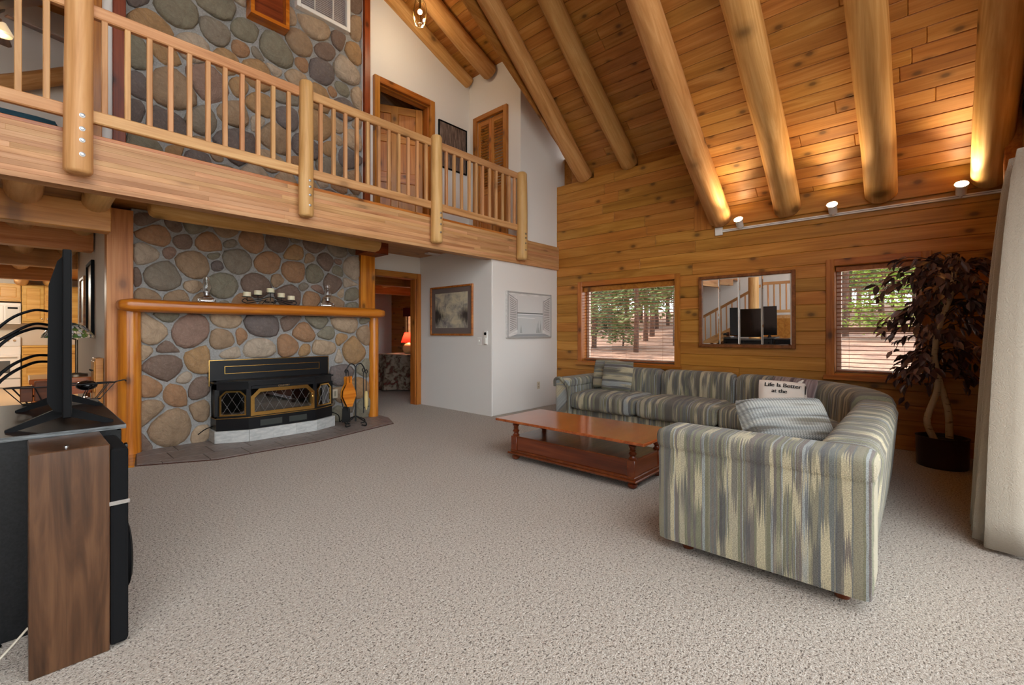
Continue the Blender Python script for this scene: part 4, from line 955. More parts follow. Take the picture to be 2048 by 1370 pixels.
# ================================================================ MIRROR
mi=empty('wall_mirror',(6.112,1.64,1.015),'brown wood framed mirror divided into four glass strips between the windows','mirror'); mi.rotation_euler=(0,R(-1.3),0)
w2,h2m=.55,.925
bm=BM(); frame_ring(bm,-w2,w2,0,h2m,.038,.035,lambda c:Vector((-c.y,c.x,c.z))); ob('frame',bm,wood('walnut_mirror_frame',lin(92,52,22),lin(128,78,38),lin(150,98,54),.35,knot=0),mi)
bm=BM(); box(bm,-.006,-.002,-w2+.02,w2-.02,.02,h2m-.02); ob('backing',bm,MAT['black'],mi)
edges=[.51,.295,.06,-.20,-.51]
for i,(a,b) in enumerate(zip(edges[:-1],edges[1:])):
    bm=BM(); y0,y1=b,a; z0,z1=.04,h2m-.04; c=.013
    o=[bm.verts.new((-.014,y,z)) for y,z in ((y0,z0),(y1,z0),(y1,z1),(y0,z1))]; n=[bm.verts.new((-.0155,y,z)) for y,z in ((y0+c,z0+c),(y1-c,z0+c),(y1-c,z1-c),(y0+c,z1-c))]
    bm.faces.new(n)
    for k in range(4): bm.faces.new((o[k],o[(k+1)%4],n[(k+1)%4],n[k]))
    bmesh.ops.recalc_face_normals(bm,faces=bm.faces)
    pnl=ob('mirror_panel',bm,MAT['mirror'],mi); pnl.rotation_euler=(0,R((.12,-.1,.1,-.12)[i]),R((.25,-.2,.15,-.2)[i]))
for y in (.295,.06,-.20):
    bm=BM(); box(bm,-.018,-.012,y-.004,y+.004,.04,h2m-.04,.002); ob('strip',bm,MAT['chrome'],mi)

# ================================================================ SECTIONAL SOFA
def fabric(name,seed=0.0,warm=0.0):
    t=NT(name); uv=t.N('ShaderNodeUVMap').outputs[0]; s=t.N('ShaderNodeSeparateXYZ'); t.l.new(uv,s.inputs[0]); u,v=s.outputs[0],s.outputs[1]
    def vec(a,b):
        c=t.N('ShaderNodeCombineXYZ'); t.set(c.inputs[0],a); t.set(c.inputs[1],b); return c.outputs[0]
    fray=t.noise(vec(t.math('MULTIPLY',u,70),t.math('MULTIPLY',v,9)),1,2,.5,dim='2D')
    uu=t.math('ADD',u,t.math('MULTIPLY',t.math('SUBTRACT',fray,.5),.007))
    jag=t.noise(vec(t.math('MULTIPLY',u,190),t.math('MULTIPLY',v,1.5)),1,1,.5,dim='2D')
    vj=t.math('ADD',v,t.math('MULTIPLY',t.math('SUBTRACT',jag,.5),.30))
    uq=t.math('DIVIDE',t.math('FLOOR',t.math('MULTIPLY',uu,27.0)),27.0); uq2=t.math('DIVIDE',t.math('FLOOR',t.math('MULTIPLY',t.math('ADD',uu,.013),35.0)),35.0)
    band=t.noise(vec(t.math('ADD',t.math('MULTIPLY',uu,9.5),seed),0.3),1,2,.5,dim='2D')
    pal=[lin(112,106,96),lin(146,146,118),lin(136,126,116),lin(126,130,126),lin(156,150,126),lin(138,136,110),lin(176,182,180),lin(132,122,116),lin(146,146,118),lin(200,190,162)]
    st_=[.0,.34,.385,.42,.45,.49,.53,.57,.61,.655]
    col=t.ramp(band,list(zip(st_,pal)),'CONSTANT')
    b2=t.noise(vec(t.math('ADD',t.math('MULTIPLY',uq,23.0),seed+9.0),t.math('MULTIPLY',vj,2.1)),1,1,.5,dim='2D')
    col=t.mix(t.ramp(b2,[(.60,(0,0,0)),(.64,(.95,.95,.95))]),col,lin(218,206,170))
    b3=t.noise(vec(t.math('ADD',t.math('MULTIPLY',uq2,21.0),seed+31.0),t.math('MULTIPLY',vj,1.6)),1,1,.5,dim='2D')
    col=t.mix(t.ramp(b3,[(.60,(0,0,0)),(.64,(.7,.7,.7))]),col,lin(92,92,96))
    wv=t.math('MULTIPLY',t.math('SINE',t.math('MULTIPLY',u,900)),t.math('SINE',t.math('MULTIPLY',v,900)))
    ww=t.noise(vec(t.math('MULTIPLY',u,160),t.math('MULTIPLY',v,330)),1,2,.6,dim='2D')
    col=t.mix(t.ramp(ww,[(.42,(.42,.42,.42)),(.6,(0,0,0))]),col,lin(66,62,58))
    t.P(Base_Color=col,Roughness=.9,Specular_IOR_Level=.15,Sheen_Weight=.2); t.bump(t.math('ADD',t.math('MULTIPLY',wv,.4),ww),.7,.006); return t.m
FAB=fabric('striped_upholstery')
SR=1.45; SC=(4.40,1.60); S1=SC[0]-2.41; S2=S1+math.pi/2*SR; S3=S2+2.10
def spath(s,d,z):
    if s<=S1: return Vector((2.41+s,.15+d,z))
    if s<=S2:
        a=-math.pi/2+(s-S1)/SR; return Vector((SC[0]+(SR-d)*math.cos(a),SC[1]+(SR-d)*math.sin(a),z))
    return Vector((SC[0]+SR-d,SC[1]+(s-S2),z))
sofa=empty('sectional_sofa',(4.2,1.4,0),'striped grey green sectional sofa curving around the corner','sofa'); SO=Vector((4.2,1.4,0))
def piece(name,s0,s1,d0,d1,z0,z1,r,nx=None,puff=0,lean=0.0,uvo=0.0):
    sc=(s0+s1)/2; dc=(d0+d1)/2; zc=(z0+z1)/2; nx=nx or max(8,int((s1-s0)/.08)); bm=BM()
    rbox_pts(bm,s1-s0,d1-d0,z1-z0,r,nx,8,8,fn=lambda p:spath(sc+p.x,dc+p.y+lean*(p.z/(z1-z0)),zc+p.z)-SO,puff=puff,uvf=lambda p:(sc+p.x+uvo,(zc+p.z)-(dc+p.y)))
    return ob(name,bm,FAB,sofa,smooth=True)
aw=.25
piece('base',aw-.02,S3-aw+.02,.06,.88,.05,.20,.02)
piece('back',aw-.02,S1+.1,0,.27,.06,.685,.09,lean=-.05)
piece('corner_back',S1+.1,S2+.02,0,.30,.06,.72,.10,nx=34,lean=-.05)
piece('back',S2+.02,S2+.92,0,.29,.06,.725,.09,lean=-.05); piece('back',S2+.92,S3-aw+.03,0,.29,.06,.725,.09,lean=-.05,uvo=2.0)
piece('seat_cushion',aw,S1+.12,.25,.96,.19,.42,.07,puff=.03); piece('corner_cushion',S1+.12,S2-.02,.25,.93,.19,.42,.07,nx=30,puff=.03)
piece('seat_cushion',S2,S2+.92,.25,.97,.19,.42,.08,puff=.03,uvo=1.0); piece('seat_cushion',S2+.925,S3-aw,.25,.97,.19,.42,.08,puff=.03,uvo=3.3)
# arms: stripes run down their ends
def arm(s0,s1,top,d1=.95):
    sc=(s0+s1)/2
    for nm,z0,z1,ex,r in (('arm',.05,top-.07,0.0,.03),('arm_roll',top-.125,top,.012,.05)):
        bm=BM(); rbox_pts(bm,s1-s0+2*ex,d1+2*ex-(.0),z1-z0,r,8,20,8,fn=lambda p:spath(sc+p.x,d1/2+p.y,(z0+z1)/2+p.z)-SO,uvf=lambda p:(d1/2+p.y+7.3*s0,(z0+z1)/2+p.z+p.x)); ob(nm,bm,FAB,sofa,smooth=True)
arm(0,aw,.675); arm(S3-aw,S3,.60,.93)
# scroll welt on the far arm front
bm=BM(); P=[(S3-aw+.01,.945,.10),(S3-aw+.012,.945,.35),(S3-aw+.03,.948,.48),(S3-aw+.10,.95,.56),(S3-.10,.952,.595),(S3-.02,.95,.57),(S3-.012,.945,.48)]
tube(bm,smoothpath([spath(*p)-SO for p in P]),.022,8)
uvl=bm.loops.layers.uv.verify()
for f in bm.faces:
    for lp in f.loops: lp[uvl].uv=(lp.vert.co.y*1.3+5,lp.vert.co.z)
ob('welt',bm,FAB,sofa,smooth=True)
for s,d in ((.12,.12),(.12,.82),(S3-.1,.85),(S3-.1,.1),(S1,.12),(S2,.12)):
    bm=BM(); p=spath(s,d,0)-SO; lathe(bm,[(.03,0),(.038,.02),(.038,.06)],12,(p.x,p.y,0)); ob('foot',bm,MAT['cherry_dark'],sofa,smooth=True)

# ---- pillows
def pillow_pt(u,v,w,h,t,side):
    x=w/2*u*(1-.05*(1-v*v))*math.sqrt(1-.17*v*v*u*u); y=h/2*v*(1-.05*(1-u*u))*math.sqrt(1-.17*u*u*v*v); z=side*t/2*(max(0,(1-u**4)*(1-v**4)))**.45
    return Vector((x,y,z))
def basis(c,rt,nm):
    rt=Vector(rt).normalized(); nm=Vector(nm); nm=(nm-rt*nm.dot(rt)).normalized(); up=nm.cross(rt)
    M=Matrix((rt,up,nm)).transposed().to_4x4(); M.translation=Vector(c); return M
def pillow(name,c,rt,nm,w,h,t,mat,label,group=None,swap=False,uo=0.0):
    bm=BM(); uvl=bm.loops.layers.uv.verify(); n=14
    for side in (1,-1):
        g=[[bm.verts.new(pillow_pt(-1+2*i/n,-1+2*j/n,w,h,t,side)) for j in range(n+1)] for i in range(n+1)]
        for i in range(n):
            for j in range(n):
                q=(g[i][j],g[i+1][j],g[i+1][j+1],g[i][j+1])
                f=bm.faces.new(q if side>0 else q[::-1])
                for lp in f.loops: 
                    a,b=lp.vert.co.x,lp.vert.co.y
                    lp[uvl].uv=((b+uo,a) if swap else (a+uo,b))
    bmesh.ops.remove_doubles(bm,verts=bm.verts,dist=1e-5)
    return ob(name,bm,mat,None,mw=basis(c,rt,nm),smooth=True,label=label,cat='pillow',group=group)
pillow('throw_pillow',(5.475,3.235,.635),(0,-1,0),(-1,0,.22),.42,.42,.12,FAB,'striped throw pillow tucked between the far arm and another pillow',swap=True,uo=3.1)
pillow('throw_pillow',(5.325,2.98,.63),(0,-1,0),(-1,.0,.26),.46,.42,.15,FAB,'striped throw pillow with level bands below the wide window',swap=True,uo=8.7)
def chevron(t):
    v=t.coord('Object'); s=t.N('ShaderNodeSeparateXYZ'); t.l.new(v,s.inputs[0]); x,y=s.outputs[0],s.outputs[1]
    a=t.math('SINE',t.math('MULTIPLY',t.math('ADD',x,y),330)); b=t.math('SINE',t.math('MULTIPLY',y,300))
    w=t.math('MULTIPLY',a,b); n=t.noise(t.scale(v,(1.2,16,1)),1,2)
    base=t.ramp(n,[(.36,lin(104,98,88)),(.44,lin(168,172,170)),(.56,lin(196,196,188)),(.66,lin(128,120,104))])
    t.P(Base_Color=t.mix(t.ramp(w,[(.1,(.55,.55,.55)),(.35,(0,0,0))]),base,lin(84,84,82)),Roughness=.9); t.bump(w,.5,.004)
pillow('throw_pillow',(3.60,.71,.575),(.64,-.77,.02),(-.70,-.45,.58),.64,.38,.21,picmat('twill_pillow',chevron),'large plump grey woven pillow lying behind the sofa arm')
def plum(t):
    v=t.coord('Object'); s=t.N('ShaderNodeSeparateXYZ'); t.l.new(v,s.inputs[0]); n=t.noise(t.scale(v,(26,1,1)),1,2)
    t.P(Base_Color=t.ramp(n,[(.38,lin(84,70,70)),(.48,lin(128,108,106)),(.56,lin(150,138,134)),(.64,lin(100,92,90))]),Roughness=.9)
bp=pillow('throw_pillow',(5.08,.95,.615),(-.28,-.96,-.02),(-.85,.25,.42),.46,.34,.13,picmat('plum_stripe',plum),'plum and grey striped pillow with a white bird in the sofa corner')
def on_pillow(o,w,h,t,dz=.003):
    for vv in o.data.vertices:
        x,y=vv.co.x,vv.co.y; u=max(-.99,min(.99,2*x/w)); v_=max(-.99,min(.99,2*y/h)); vv.co.z=pillow_pt(u,v_,w,h,t,1).z+dz+(vv.co.z*.5)
bm=BM(); prism(bm,[(.02,-.02),(.05,.01),(.07,.05),(.11,.09),(.12,.12),(.105,.125),(.08,.10),(.045,.06),(.02,.03)],'z',0,.001); prism(bm,[(.07,-.03),(.10,-.01),(.13,-.02),(.11,-.05),(.08,-.06)],'z',0,.001)
o=ob('bird_motif',bm,plain('white_print',lin(226,222,214),.8),bp); on_pillow(o,.44,.34,.14)
tp=pillow('throw_pillow',(4.85,.975,.60),(.35,-.93,-.06),(-.80,-.30,.50),.42,.34,.12,plain('cream_canvas',lin(222,212,200),.85),'cream pillow lettered Life Is Better at the')
ink=plain('black_print',(.012,.012,.012),.7)
for s,size,x,y in (('Life Is Better',.058,-.01,.068),('at the',.054,-.04,.008)):
    o=text('lettering',s,size,ink,tp,Matrix.Identity(4),ext=.0004,shear=.12)
    for vv in o.data.vertices: vv.co.x+=x; vv.co.y+=y
    on_pillow(o,.42,.34,.12,.006)
    # embolden
    o2=o.copy(); o2.data=o.data.copy(); COL.objects.link(o2); o2.parent=tp
    for vv in o2.data.vertices: vv.co.x+=.004
bm=BM(); prism(bm,[(.17,.02),(.18,.02),(.19,.11),(.18,.11)],'z',0,.001); o=ob('print_line',bm,ink,tp); on_pillow(o,.42,.34,.12)

# ================================================================ COFFEE TABLE
ct=empty('coffee_table',(3.41,2.26,0),'cherry wood coffee table with turned posts and boxed shelf','coffee table')
bm=BM(); box(bm,-.34,.34,-.76,.76,.365,.388,.006,2); ob('top',bm,MAT['cherry'],ct,rot=(0,0,0))
bm=BM(); box(bm,-.255,.255,-.645,.645,.07,.095,.006); box(bm,-.275,.275,-.665,.665,.055,.075,.006); ob('base_moulding',bm,MAT['cherry_dark'],ct)
for x in (-.228,.228): board('side_panel',(x,-.57,.155),(x,.57,.155),.125,.02,(0,0,1),MAT['cherry_dark'],ct)
for y in (-.618,.618): board('end_panel',(-.19,y,.155),(.19,y,.155),.125,.02,(0,0,1),MAT['cherry_dark'],ct)
bm=BM(); box(bm,-.235,.235,-.625,.625,.212,.224,.003); ob('shelf',bm,MAT['cherry_dark'],ct)
for x in (-.215,.215):
    for y in (-.605,.605):
        bm=BM(); box(bm,x-.034,x+.034,y-.034,y+.034,.075,.222,.003); lathe(bm,[(.030,.222),(.034,.23),(.022,.242),(.02,.25),(.033,.268),(.02,.286),(.026,.294),(.019,.302),(.033,.33),(.024,.345),(.038,.355),(.038,.366)],16,(x,y,0)); ob('leg',bm,MAT['cherry_dark'],ct,smooth=True)
        bm=BM(); lathe(bm,[(.022,0),(.036,.012),(.04,.03),(.03,.044),(.02,.05),(.03,.06)],16,(x,y,0)); ob('bun_foot',bm,MAT['cherry_dark'],ct,smooth=True)

# ================================================================ FICUS
fi=empty('potted_ficus',(5.60,-.13,0),'artificial ficus tree with birch trunks and dark plum leaves','tree')
t=NT('dark_oval_pot'); t.P(Base_Color=lin(46,20,14),Roughness=.3); potm=t.m
bm=BM(); lathe(bm,[(.165,0),(.175,.01),(.18,.255),(.185,.27),(.172,.27),(.168,.23),(.0,.23)],28); ob('pot',bm,potm,fi,smooth=True)
bm=BM(); lathe(bm,[(.0,.255),(.08,.25),(.165,.235)],20,cap=False); ob('moss',bm,plain('dark_moss',lin(54,48,30),.95),fi,smooth=True)
def birch():
    t=NT('birch_bark'); v=t.coord('Object'); n=t.noise(t.scale(v,(9,9,40)),1.6,4,.6); n2=t.noise(v,6,3)
    t.P(Base_Color=t.mix(t.ramp(n,[(.60,(0,0,0)),(.68,(.9,.9,.9))]),t.mix(n2,lin(206,188,158),lin(180,156,122)),lin(52,42,34)),Roughness=.7); return t.m
BB=birch(); r2=random.Random(5)
trunks=[smoothpath([(-.06,.05,.24),(-.09,.10,.42),(-.03,.03,.70),(.0,.05,.95),(-.02,.02,1.25),(.03,-.06,1.55),(.02,-.08,1.78)],5),smoothpath([(.07,-.05,.24),(.05,-.04,.5),(.0,.02,.78),(-.05,.05,1.0),(-.02,.03,1.15)],5)]
bm=BM()
tube(bm,trunks[0],[.027-.008*i/len(trunks[0]) for i in range(len(trunks[0]))],10); tube(bm,trunks[1],[.028-.01*i/len(trunks[1]) for i in range(len(trunks[1]))],10); ob('trunk',bm,BB,fi,smooth=True)
bmw=BM(); leafpos=[]
for k in range(86):
    i=r2.randint(int(len(trunks[0])*.42),len(trunks[0])-1); b=trunks[0][i]; a=r2.uniform(0,6.28); L=r2.uniform(.22,.60)*(1.0 if b.z>1.1 else .75)
    dr=Vector((math.cos(a),math.sin(a),0))
    # keep off the walls: plank wall is 0.5 m away in +x, end wall 0.47 m in -y
    lx=.34 if dr.x>0 else .9; ly=.30 if dr.y<0 else 1.0
    L=min(L,lx/max(abs(dr.x),.2) if dr.x>0 else L, ly/max(abs(dr.y),.2) if dr.y<0 else L)
    up=r2.uniform(-.05,.30); P=bez(b,b+dr*L*.4+Vector((0,0,up*.8)),b+dr*L*.8+Vector((0,0,up)),b+dr*L+Vector((0,0,up-r2.uniform(.08,.25))),7)
    tube(bmw,P,[.006-.004*q/8 for q in range(8)],5)
    for q in range(2,8):
        for _ in range(2): leafpos.append((P[q]+Vector((r2.uniform(-.03,.03),r2.uniform(-.03,.03),r2.uniform(-.03,.02))),dr,r2.uniform(.8,1.35)))
ob('branches',bmw,plain('brown_twig',lin(70,48,34),.8),fi,smooth=True)
def leafmat():
    t=NT('plum_brown_leaf'); rr=t.rand(); c=t.ramp(rr,[(0,lin(76,54,54)),(.4,lin(102,78,80)),(.75,lin(134,110,110)),(.94,lin(80,112,58))],'CONSTANT')
    t.P(Base_Color=c,Roughness=.32,Specular_IOR_Level=.6); return t.m
LM=leafmat()
def leaf_geo(bm,M,s):
    L=.092*s; w=.021*s
    pts=[(0,0,0),(L*.35,w,.004),(L*.7,w*.8,-.004),(L,0,-.022),(L*.7,-w*.8,-.004),(L*.35,-w,.004),(L*.4,0,-.006),(L*.72,0,-.012)]
    v=[bm.verts.new(M@Vector(p)) for p in pts]
    for f in ((0,1,6),(1,2,7,6),(2,3,7),(0,6,5),(6,7,4,5),(7,3,4)): bm.faces.new([v[i] for i in f])
lms=[]
for s in (.85,1.0,1.2):
    bm=BM(); leaf_geo(bm,Matrix.Identity(4),s); me=bpy.data.meshes.new('leaf'); [setattr(f,'smooth',True) for f in bm.faces]; bm.to_mesh(me); bm.free(); me.materials.append(LM); lms.append(me)
leafpos=[q for q in leafpos if q[0].y>-.29 and q[0].x<.33]; r2.shuffle(leafpos); bms=BM()
for i,(p,dr,s) in enumerate(leafpos):
    a=math.atan2(dr.y,dr.x)+r2.uniform(-1.2,1.2); M=Matrix.Translation(p)@Matrix.Rotation(a,4,'Z')@Matrix.Rotation(r2.uniform(.15,1.3),4,'Y')@Matrix.Rotation(r2.uniform(-.8,.8),4,'X')
    if i<298: share('leaf',lms[i%3],fi,M)
    else: leaf_geo(bms,M,s)
ob('leaves',bms,LM,fi,smooth=True,kind='stuff')

# ================================================================ CURTAIN
def curtm():
    t=NT('textured_drape'); v=t.coord('Object'); n=t.noise(v,55,3,.5,2.5); t.P(Base_Color=lin(172,162,146),Roughness=.85,Sheen_Weight=.2); t.bump(n,.5,.01); return t.m
cu=empty('curtain',(3.9,-.42,0),'pale textured drape hanging beside the picture window','curtain')
bm=BM(); nz,nx=14,120; g=[]
for j in range(nz+1):
    f=j/nz; z=.02+2.22*f; row=[]
    for i in range(nx+1):
        u=i/nx; x=(-.34+.74*u)*(1-.25*f)+.14*f; amp=.10*(1-f)**.6+.045
        y=amp*math.sin(u*6*2*math.pi+.6*math.sin(u*9))+.06*(1-f)*math.sin(u*4)+.012*math.sin(3*f+u*11)
        row.append(bm.verts.new((x,y-.03*f+.01,z)))
    g.append(row)
for j in range(nz):
    for i in range(nx): bm.faces.new((g[j][i],g[j][i+1],g[j+1][i+1],g[j+1][i]))
o=ob('drape',bm,curtm(),cu,smooth=True); m=o.modifiers.new('th','SOLIDIFY'); m.thickness=.004
bm=BM(); tube(bm,[(-3.9,-.04,2.26),(.75,-.04,2.26)],.014,10); ob('rod',bm,MAT['casing'],cu,smooth=True)

# ================================================================ TV STAND, TV, SPEAKER
tvs=empty('tv_stand',(.04,3.18,0),'black low TV stand with a wood grain top edge','tv stand')
t=NT('black_ash'); v=t.coord('Object'); n=t.noise(t.scale(v,(30,2,30)),4,4); t.P(Base_Color=t.ramp(n,[(.35,(.003,.003,.0035)),(.7,(.009,.009,.010))]),Roughness=.45,Specular_IOR_Level=.3); ba=t.m
t=NT('grey_edge_band'); v=t.coord('Object'); n=t.noise(t.scale(v,(3,3,90)),5,4); t.P(Base_Color=t.ramp(n,[(.35,(.02,.022,.022)),(.65,(.16,.17,.17))]),Roughness=.45); eb=t.m
bm=BM(); box(bm,-.30,.275,-.575,.575,.780,.797,.002); ob('top',bm,ba,tvs); bm=BM(); box(bm,-.30,.277,-.578,-.575,.780,.797); box(bm,.275,.278,-.575,.575,.78,.797); ob('edge_band',bm,eb,tvs)
bm=BM(); box(bm,-.28,.25,-.555,-.53,0,.78); ob('side_panel',bm,ba,tvs); bm=BM(); box(bm,-.28,.25,.53,.555,0,.78); ob('side_panel',bm,ba,tvs)
for z in (.06,.42): bm=BM(); box(bm,-.28,.24,-.53,.53,z,z+.02); ob('shelf',bm,ba,tvs)
bm=BM(); box(bm,-.29,-.28,-.53,.53,.05,.78); ob('back_panel',bm,ba,tvs)
for y in (-.267,.267):
    bm=BM(); box(bm,.25,.268,y-.26,y+.26,.05,.77,.003); dd=ob('door',bm,ba,tvs); bm=BM(); lathe(bm,[(.008,0),(.008,.012),(.016,.018),(.016,.026),(0,.03)],12); ob('knob',bm,MAT['black_gloss'],dd,loc=(.268,y-(.2 if y<0 else -.2),.68),rot=(0,R(90),0),smooth=True)
tv=empty('television',(.145,3.18,.797),'large flat black television seen from its side','television',rz=R(-2.2))
bm=BM(); box(bm,-.005,.022,-.60,.43,.055,.745,.004,2); ob('panel',bm,MAT['black'],tv)
bm=BM(); prism(bm,[(-.005,.07),(-.005,.72),(-.02,.70),(-.045,.60),(-.05,.12),(-.03,.08)],'y',-.54,.38); ob('back_shell',bm,MAT['black'],tv)
bm=BM(); box(bm,.0222,.0226,-.59,.42,.07,.735); ob('screen',bm,MAT['black_gloss'],tv)
for y in (-.44,.22):
    bm=BM(); prism(bm,[(-.02,.08),(.02,.08),(.16,.008),(.16,0),(.13,0),(.0,.045),(-.14,0),(-.17,0),(-.17,.008)],'y',y-.012,y+.012); ob('foot',bm,MAT['black'],tv)
bm=BM()
for k,(z,zz) in enumerate(((.50,.30),(.44,.33),(.42,.22),(.30,.1),(.27,.06))):
    tube(bm,smoothpath([(-.05,-.30+.03*k,z),(-.10,-.32,z+.0),(-.18,-.34-.02*k,z-.06),(-.30,-.36,max(.03,zz-.05)),(-.40,-.35,.02+.012*k),(-.47,-.34,.012-.22*(k%2))]),.006,6)
ob('cable',bm,MAT['black'],tv,smooth=True)
sk=empty('speaker',(.135,2.432,0),'walnut floor speaker with black grille beside the TV stand','speaker')
board('cabinet',(-.01,0,0),(-.01,0,.78),.21,.33,(1,0,0),MAT['walnut'],sk,bev=.003)
bm=BM(); box(bm,.095,.150,-.16,.16,.01,.76,.012,2); ob('grille',bm,plain('black_grille_cloth',(.004,.004,.0045),.95,0,.2),sk)
bm=BM(); box(bm,.093,.153,-.164,-.158,.545,.560); ob('trim_strip',bm,MAT['chrome'],sk)
bm=BM(); lathe(bm,[(.13,0),(.135,.012),(.11,.02),(.03,.01),(0,.03)],24); ob('woofer_ring',bm,MAT['black'],sk,loc=(.15,0,.30),rot=(0,R(90),0),smooth=True)
bm=BM(); lathe(bm,[(.008,0),(.008,.004),(0,.005)],10); ob('stud',bm,MAT['chrome'],sk,loc=(-.02,-.10,.78))
bm=BM(); tube(bm,smoothpath([(.021,2.42,.12),(-.06,2.38,.05),(-.16,2.34,.006),(-.24,2.352,.016),(-.38,2.405,.016),(-.50,2.36,.004)]),.004,6); ob('speaker_wire',bm,plain('pale_wire',lin(196,186,166),.5),label='thin pale speaker wire curling on the carpet',cat='wire',smooth=True)
bm=BM(); tube(bm,smoothpath([(-.05,2.60,.006),(-.14,2.50,.006),(-.20,2.38,.006),(-.30,2.34,.006),(-.42,2.44,.006),(-.6,2.44,.006)]),.006,6); ob('power_cable',bm,MAT['black'],label='black cable looped on the carpet beside the speaker',cat='cable',smooth=True)
bk=empty('wire_basket',(.17,3.692,.797),'dark wire basket of odds and ends on the TV stand','basket')
bm=BM()
def ell(a,b,z,n=24): return [(a*math.cos(2*math.pi*k/n),b*math.sin(2*math.pi*k/n),z) for k in range(n+1)]
tube(bm,ell(.23,.058,.10),.004,6); tube(bm,ell(.16,.045,.005),.004,6)
for k in range(0,24,2): tube(bm,[ell(.23,.058,.10)[k],ell(.16,.045,.005)[k]],.0025,5)
tube(bm,smoothpath([(.22,0,.10),(.27,0,.11),(.28,0,.10)]),.004,6); ob('wire_frame',bm,MAT['black_iron'],bk,smooth=True)
bm=BM(); box(bm,-.17,-.12,-.03,.03,.02,.10,.004); box(bm,-.115,-.06,-.035,.03,.02,.13,.004); ob('folded_cartons',bm,wood('basket_wood',lin(70,34,16),lin(110,58,28),lin(130,76,40),.5,knot=0),bk)
bm=BM(); bmesh.ops.create_uvsphere(bm,u_segments=12,v_segments=8,radius=.05); 
for v_ in bm.verts: v_.co.z*=.6
o=ob('black_pouch',bm,MAT['black_gloss'],bk,loc=(.10,0,.09),smooth=True)
rc=empty('remote_tray',(.228,3.545,.797),'flat grey remote tray lying on the TV stand','tray')
bm=BM(); box(bm,-.075,.075,-.04,.04,0,.02,.004); ob('body',bm,plain('grey_tray',lin(92,84,76),.4),rc,rot=(0,0,R(35)))
bm=BM()
for k in range(14): bmesh.ops.create_icosphere(bm,subdivisions=1,radius=.012,matrix=Matrix.Translation((rng.uniform(-.04,.04),rng.uniform(-.025,.025),.026)))
ob('bright_beads',bm,MAT['chrome'],rc)

# ================================================================ HALL: desk, stained-glass lamp, pictures, drawer chest
dk=empty('hall_desk',(.30,6.64,0),'red brown hall desk under the stained glass lamp','desk')
bm=BM(); box(bm,-.24,.25,-.30,.42,.70,.75,.006); ob('top',bm,MAT['cherry'],dk); bm=BM(); box(bm,-.22,.24,-.28,.40,.58,.70); ob('apron',bm,MAT['cherry'],dk)
for x in (-.20,.22):
    for y in (-.26,.38): bm=BM(); box(bm,x-.02,x+.02,y-.02,y+.02,0,.6); ob('leg',bm,MAT['cherry'],dk)
tl=empty('stained_glass_lamp',(.345,6.62,.75),'table lamp with leaded stained glass shade on the hall desk','lamp')
def tiff():
    t=NT('stained_glass'); v=t.coord('Object'); c=t.voro(v,34,out='Color'); s=t.N('ShaderNodeSeparateColor'); t.l.new(c,s.inputs[0])
    col=t.ramp(s.outputs[0],[(0,lin(210,206,190)),(.3,lin(70,110,50)),(.5,lin(180,190,200)),(.7,lin(60,80,110)),(.85,lin(200,180,130))],'CONSTANT'); e=t.voro(v,34,'DISTANCE_TO_EDGE'); m=t.ramp(e,[(.03,(1,1,1)),(.06,(0,0,0))])
    t.P(Base_Color=t.mix(m,col,(.01,.01,.01)),Roughness=.25,Transmission_Weight=.3); return t.m
bm=BM(); lathe(bm,[(.205,.40),(.197,.43),(.16,.485),(.11,.53),(.05,.555),(.02,.56),(.02,.565)],28,cap=False); ob('shade',bm,tiff(),tl,smooth=True)
bm=BM(); tube(bm,[(.06,0,.01),(.06,0,.38)],.012,10); lathe(bm,[(.09,0),(.09,.015),(.03,.03),(0,.03)],18,(.06,0,0)); tube(bm,smoothpath([(.06,0,.38),(.0,0,.42),(0,0,.56)]),.008,8); ob('stem',bm,plain('bronze',(.16,.12,.08),.35,.9),tl,smooth=True)
for i,(ya,yb,za,zb,lab) in enumerate(((6.85,7.45,1.16,2.02,'tall dark framed picture on the cream hall wall'),(7.75,8.35,1.30,1.92,'gilt framed picture farther along the hall wall'))):
    h=empty('hall_picture',(.565,(ya+yb)/2,(za+zb)/2),lab,'picture'); L=(yb-ya)/2; Hh=(zb-za)/2
    bm=BM(); frame_ring(bm,-L,L,-Hh,Hh,.035,.03,lambda c:Vector((-c.y,c.x,c.z))); ob('frame',bm,MAT['black'] if i==0 else MAT['casing'],h)
    bm=BM(); box(bm,-.012,0,-L+.02,L-.02,-Hh+.02,Hh-.02); ob('print',bm,picmat('hall_print_%d'%i,forest_pic) if i else picmat('amber_print',lambda t:t.P(Base_Color=lin(170,130,70),Roughness=.3)),h)
dc=empty('drawer_chest',(.53,6.25,0),'small wooden drawer chest against the cream hall wall','chest')
bm=BM(); box(bm,-.03,.03,-.25,.03,0,.95,.004); ob('body',bm,MAT['doorwood'],dc); bm=BM(); box(bm,-.040,-.03,-.235,.015,.62,.92,.003); dr_=ob('drawer',bm,MAT['doorwood'],dc)
for y in (-.19,-.07): bm=BM(); lathe(bm,[(.005,0),(.005,.01),(.012,.014),(0,.024)],10); ob('knob',bm,MAT['black_iron'],dr_,loc=(-.040,y,.83),rot=(0,R(-90),0),smooth=True)
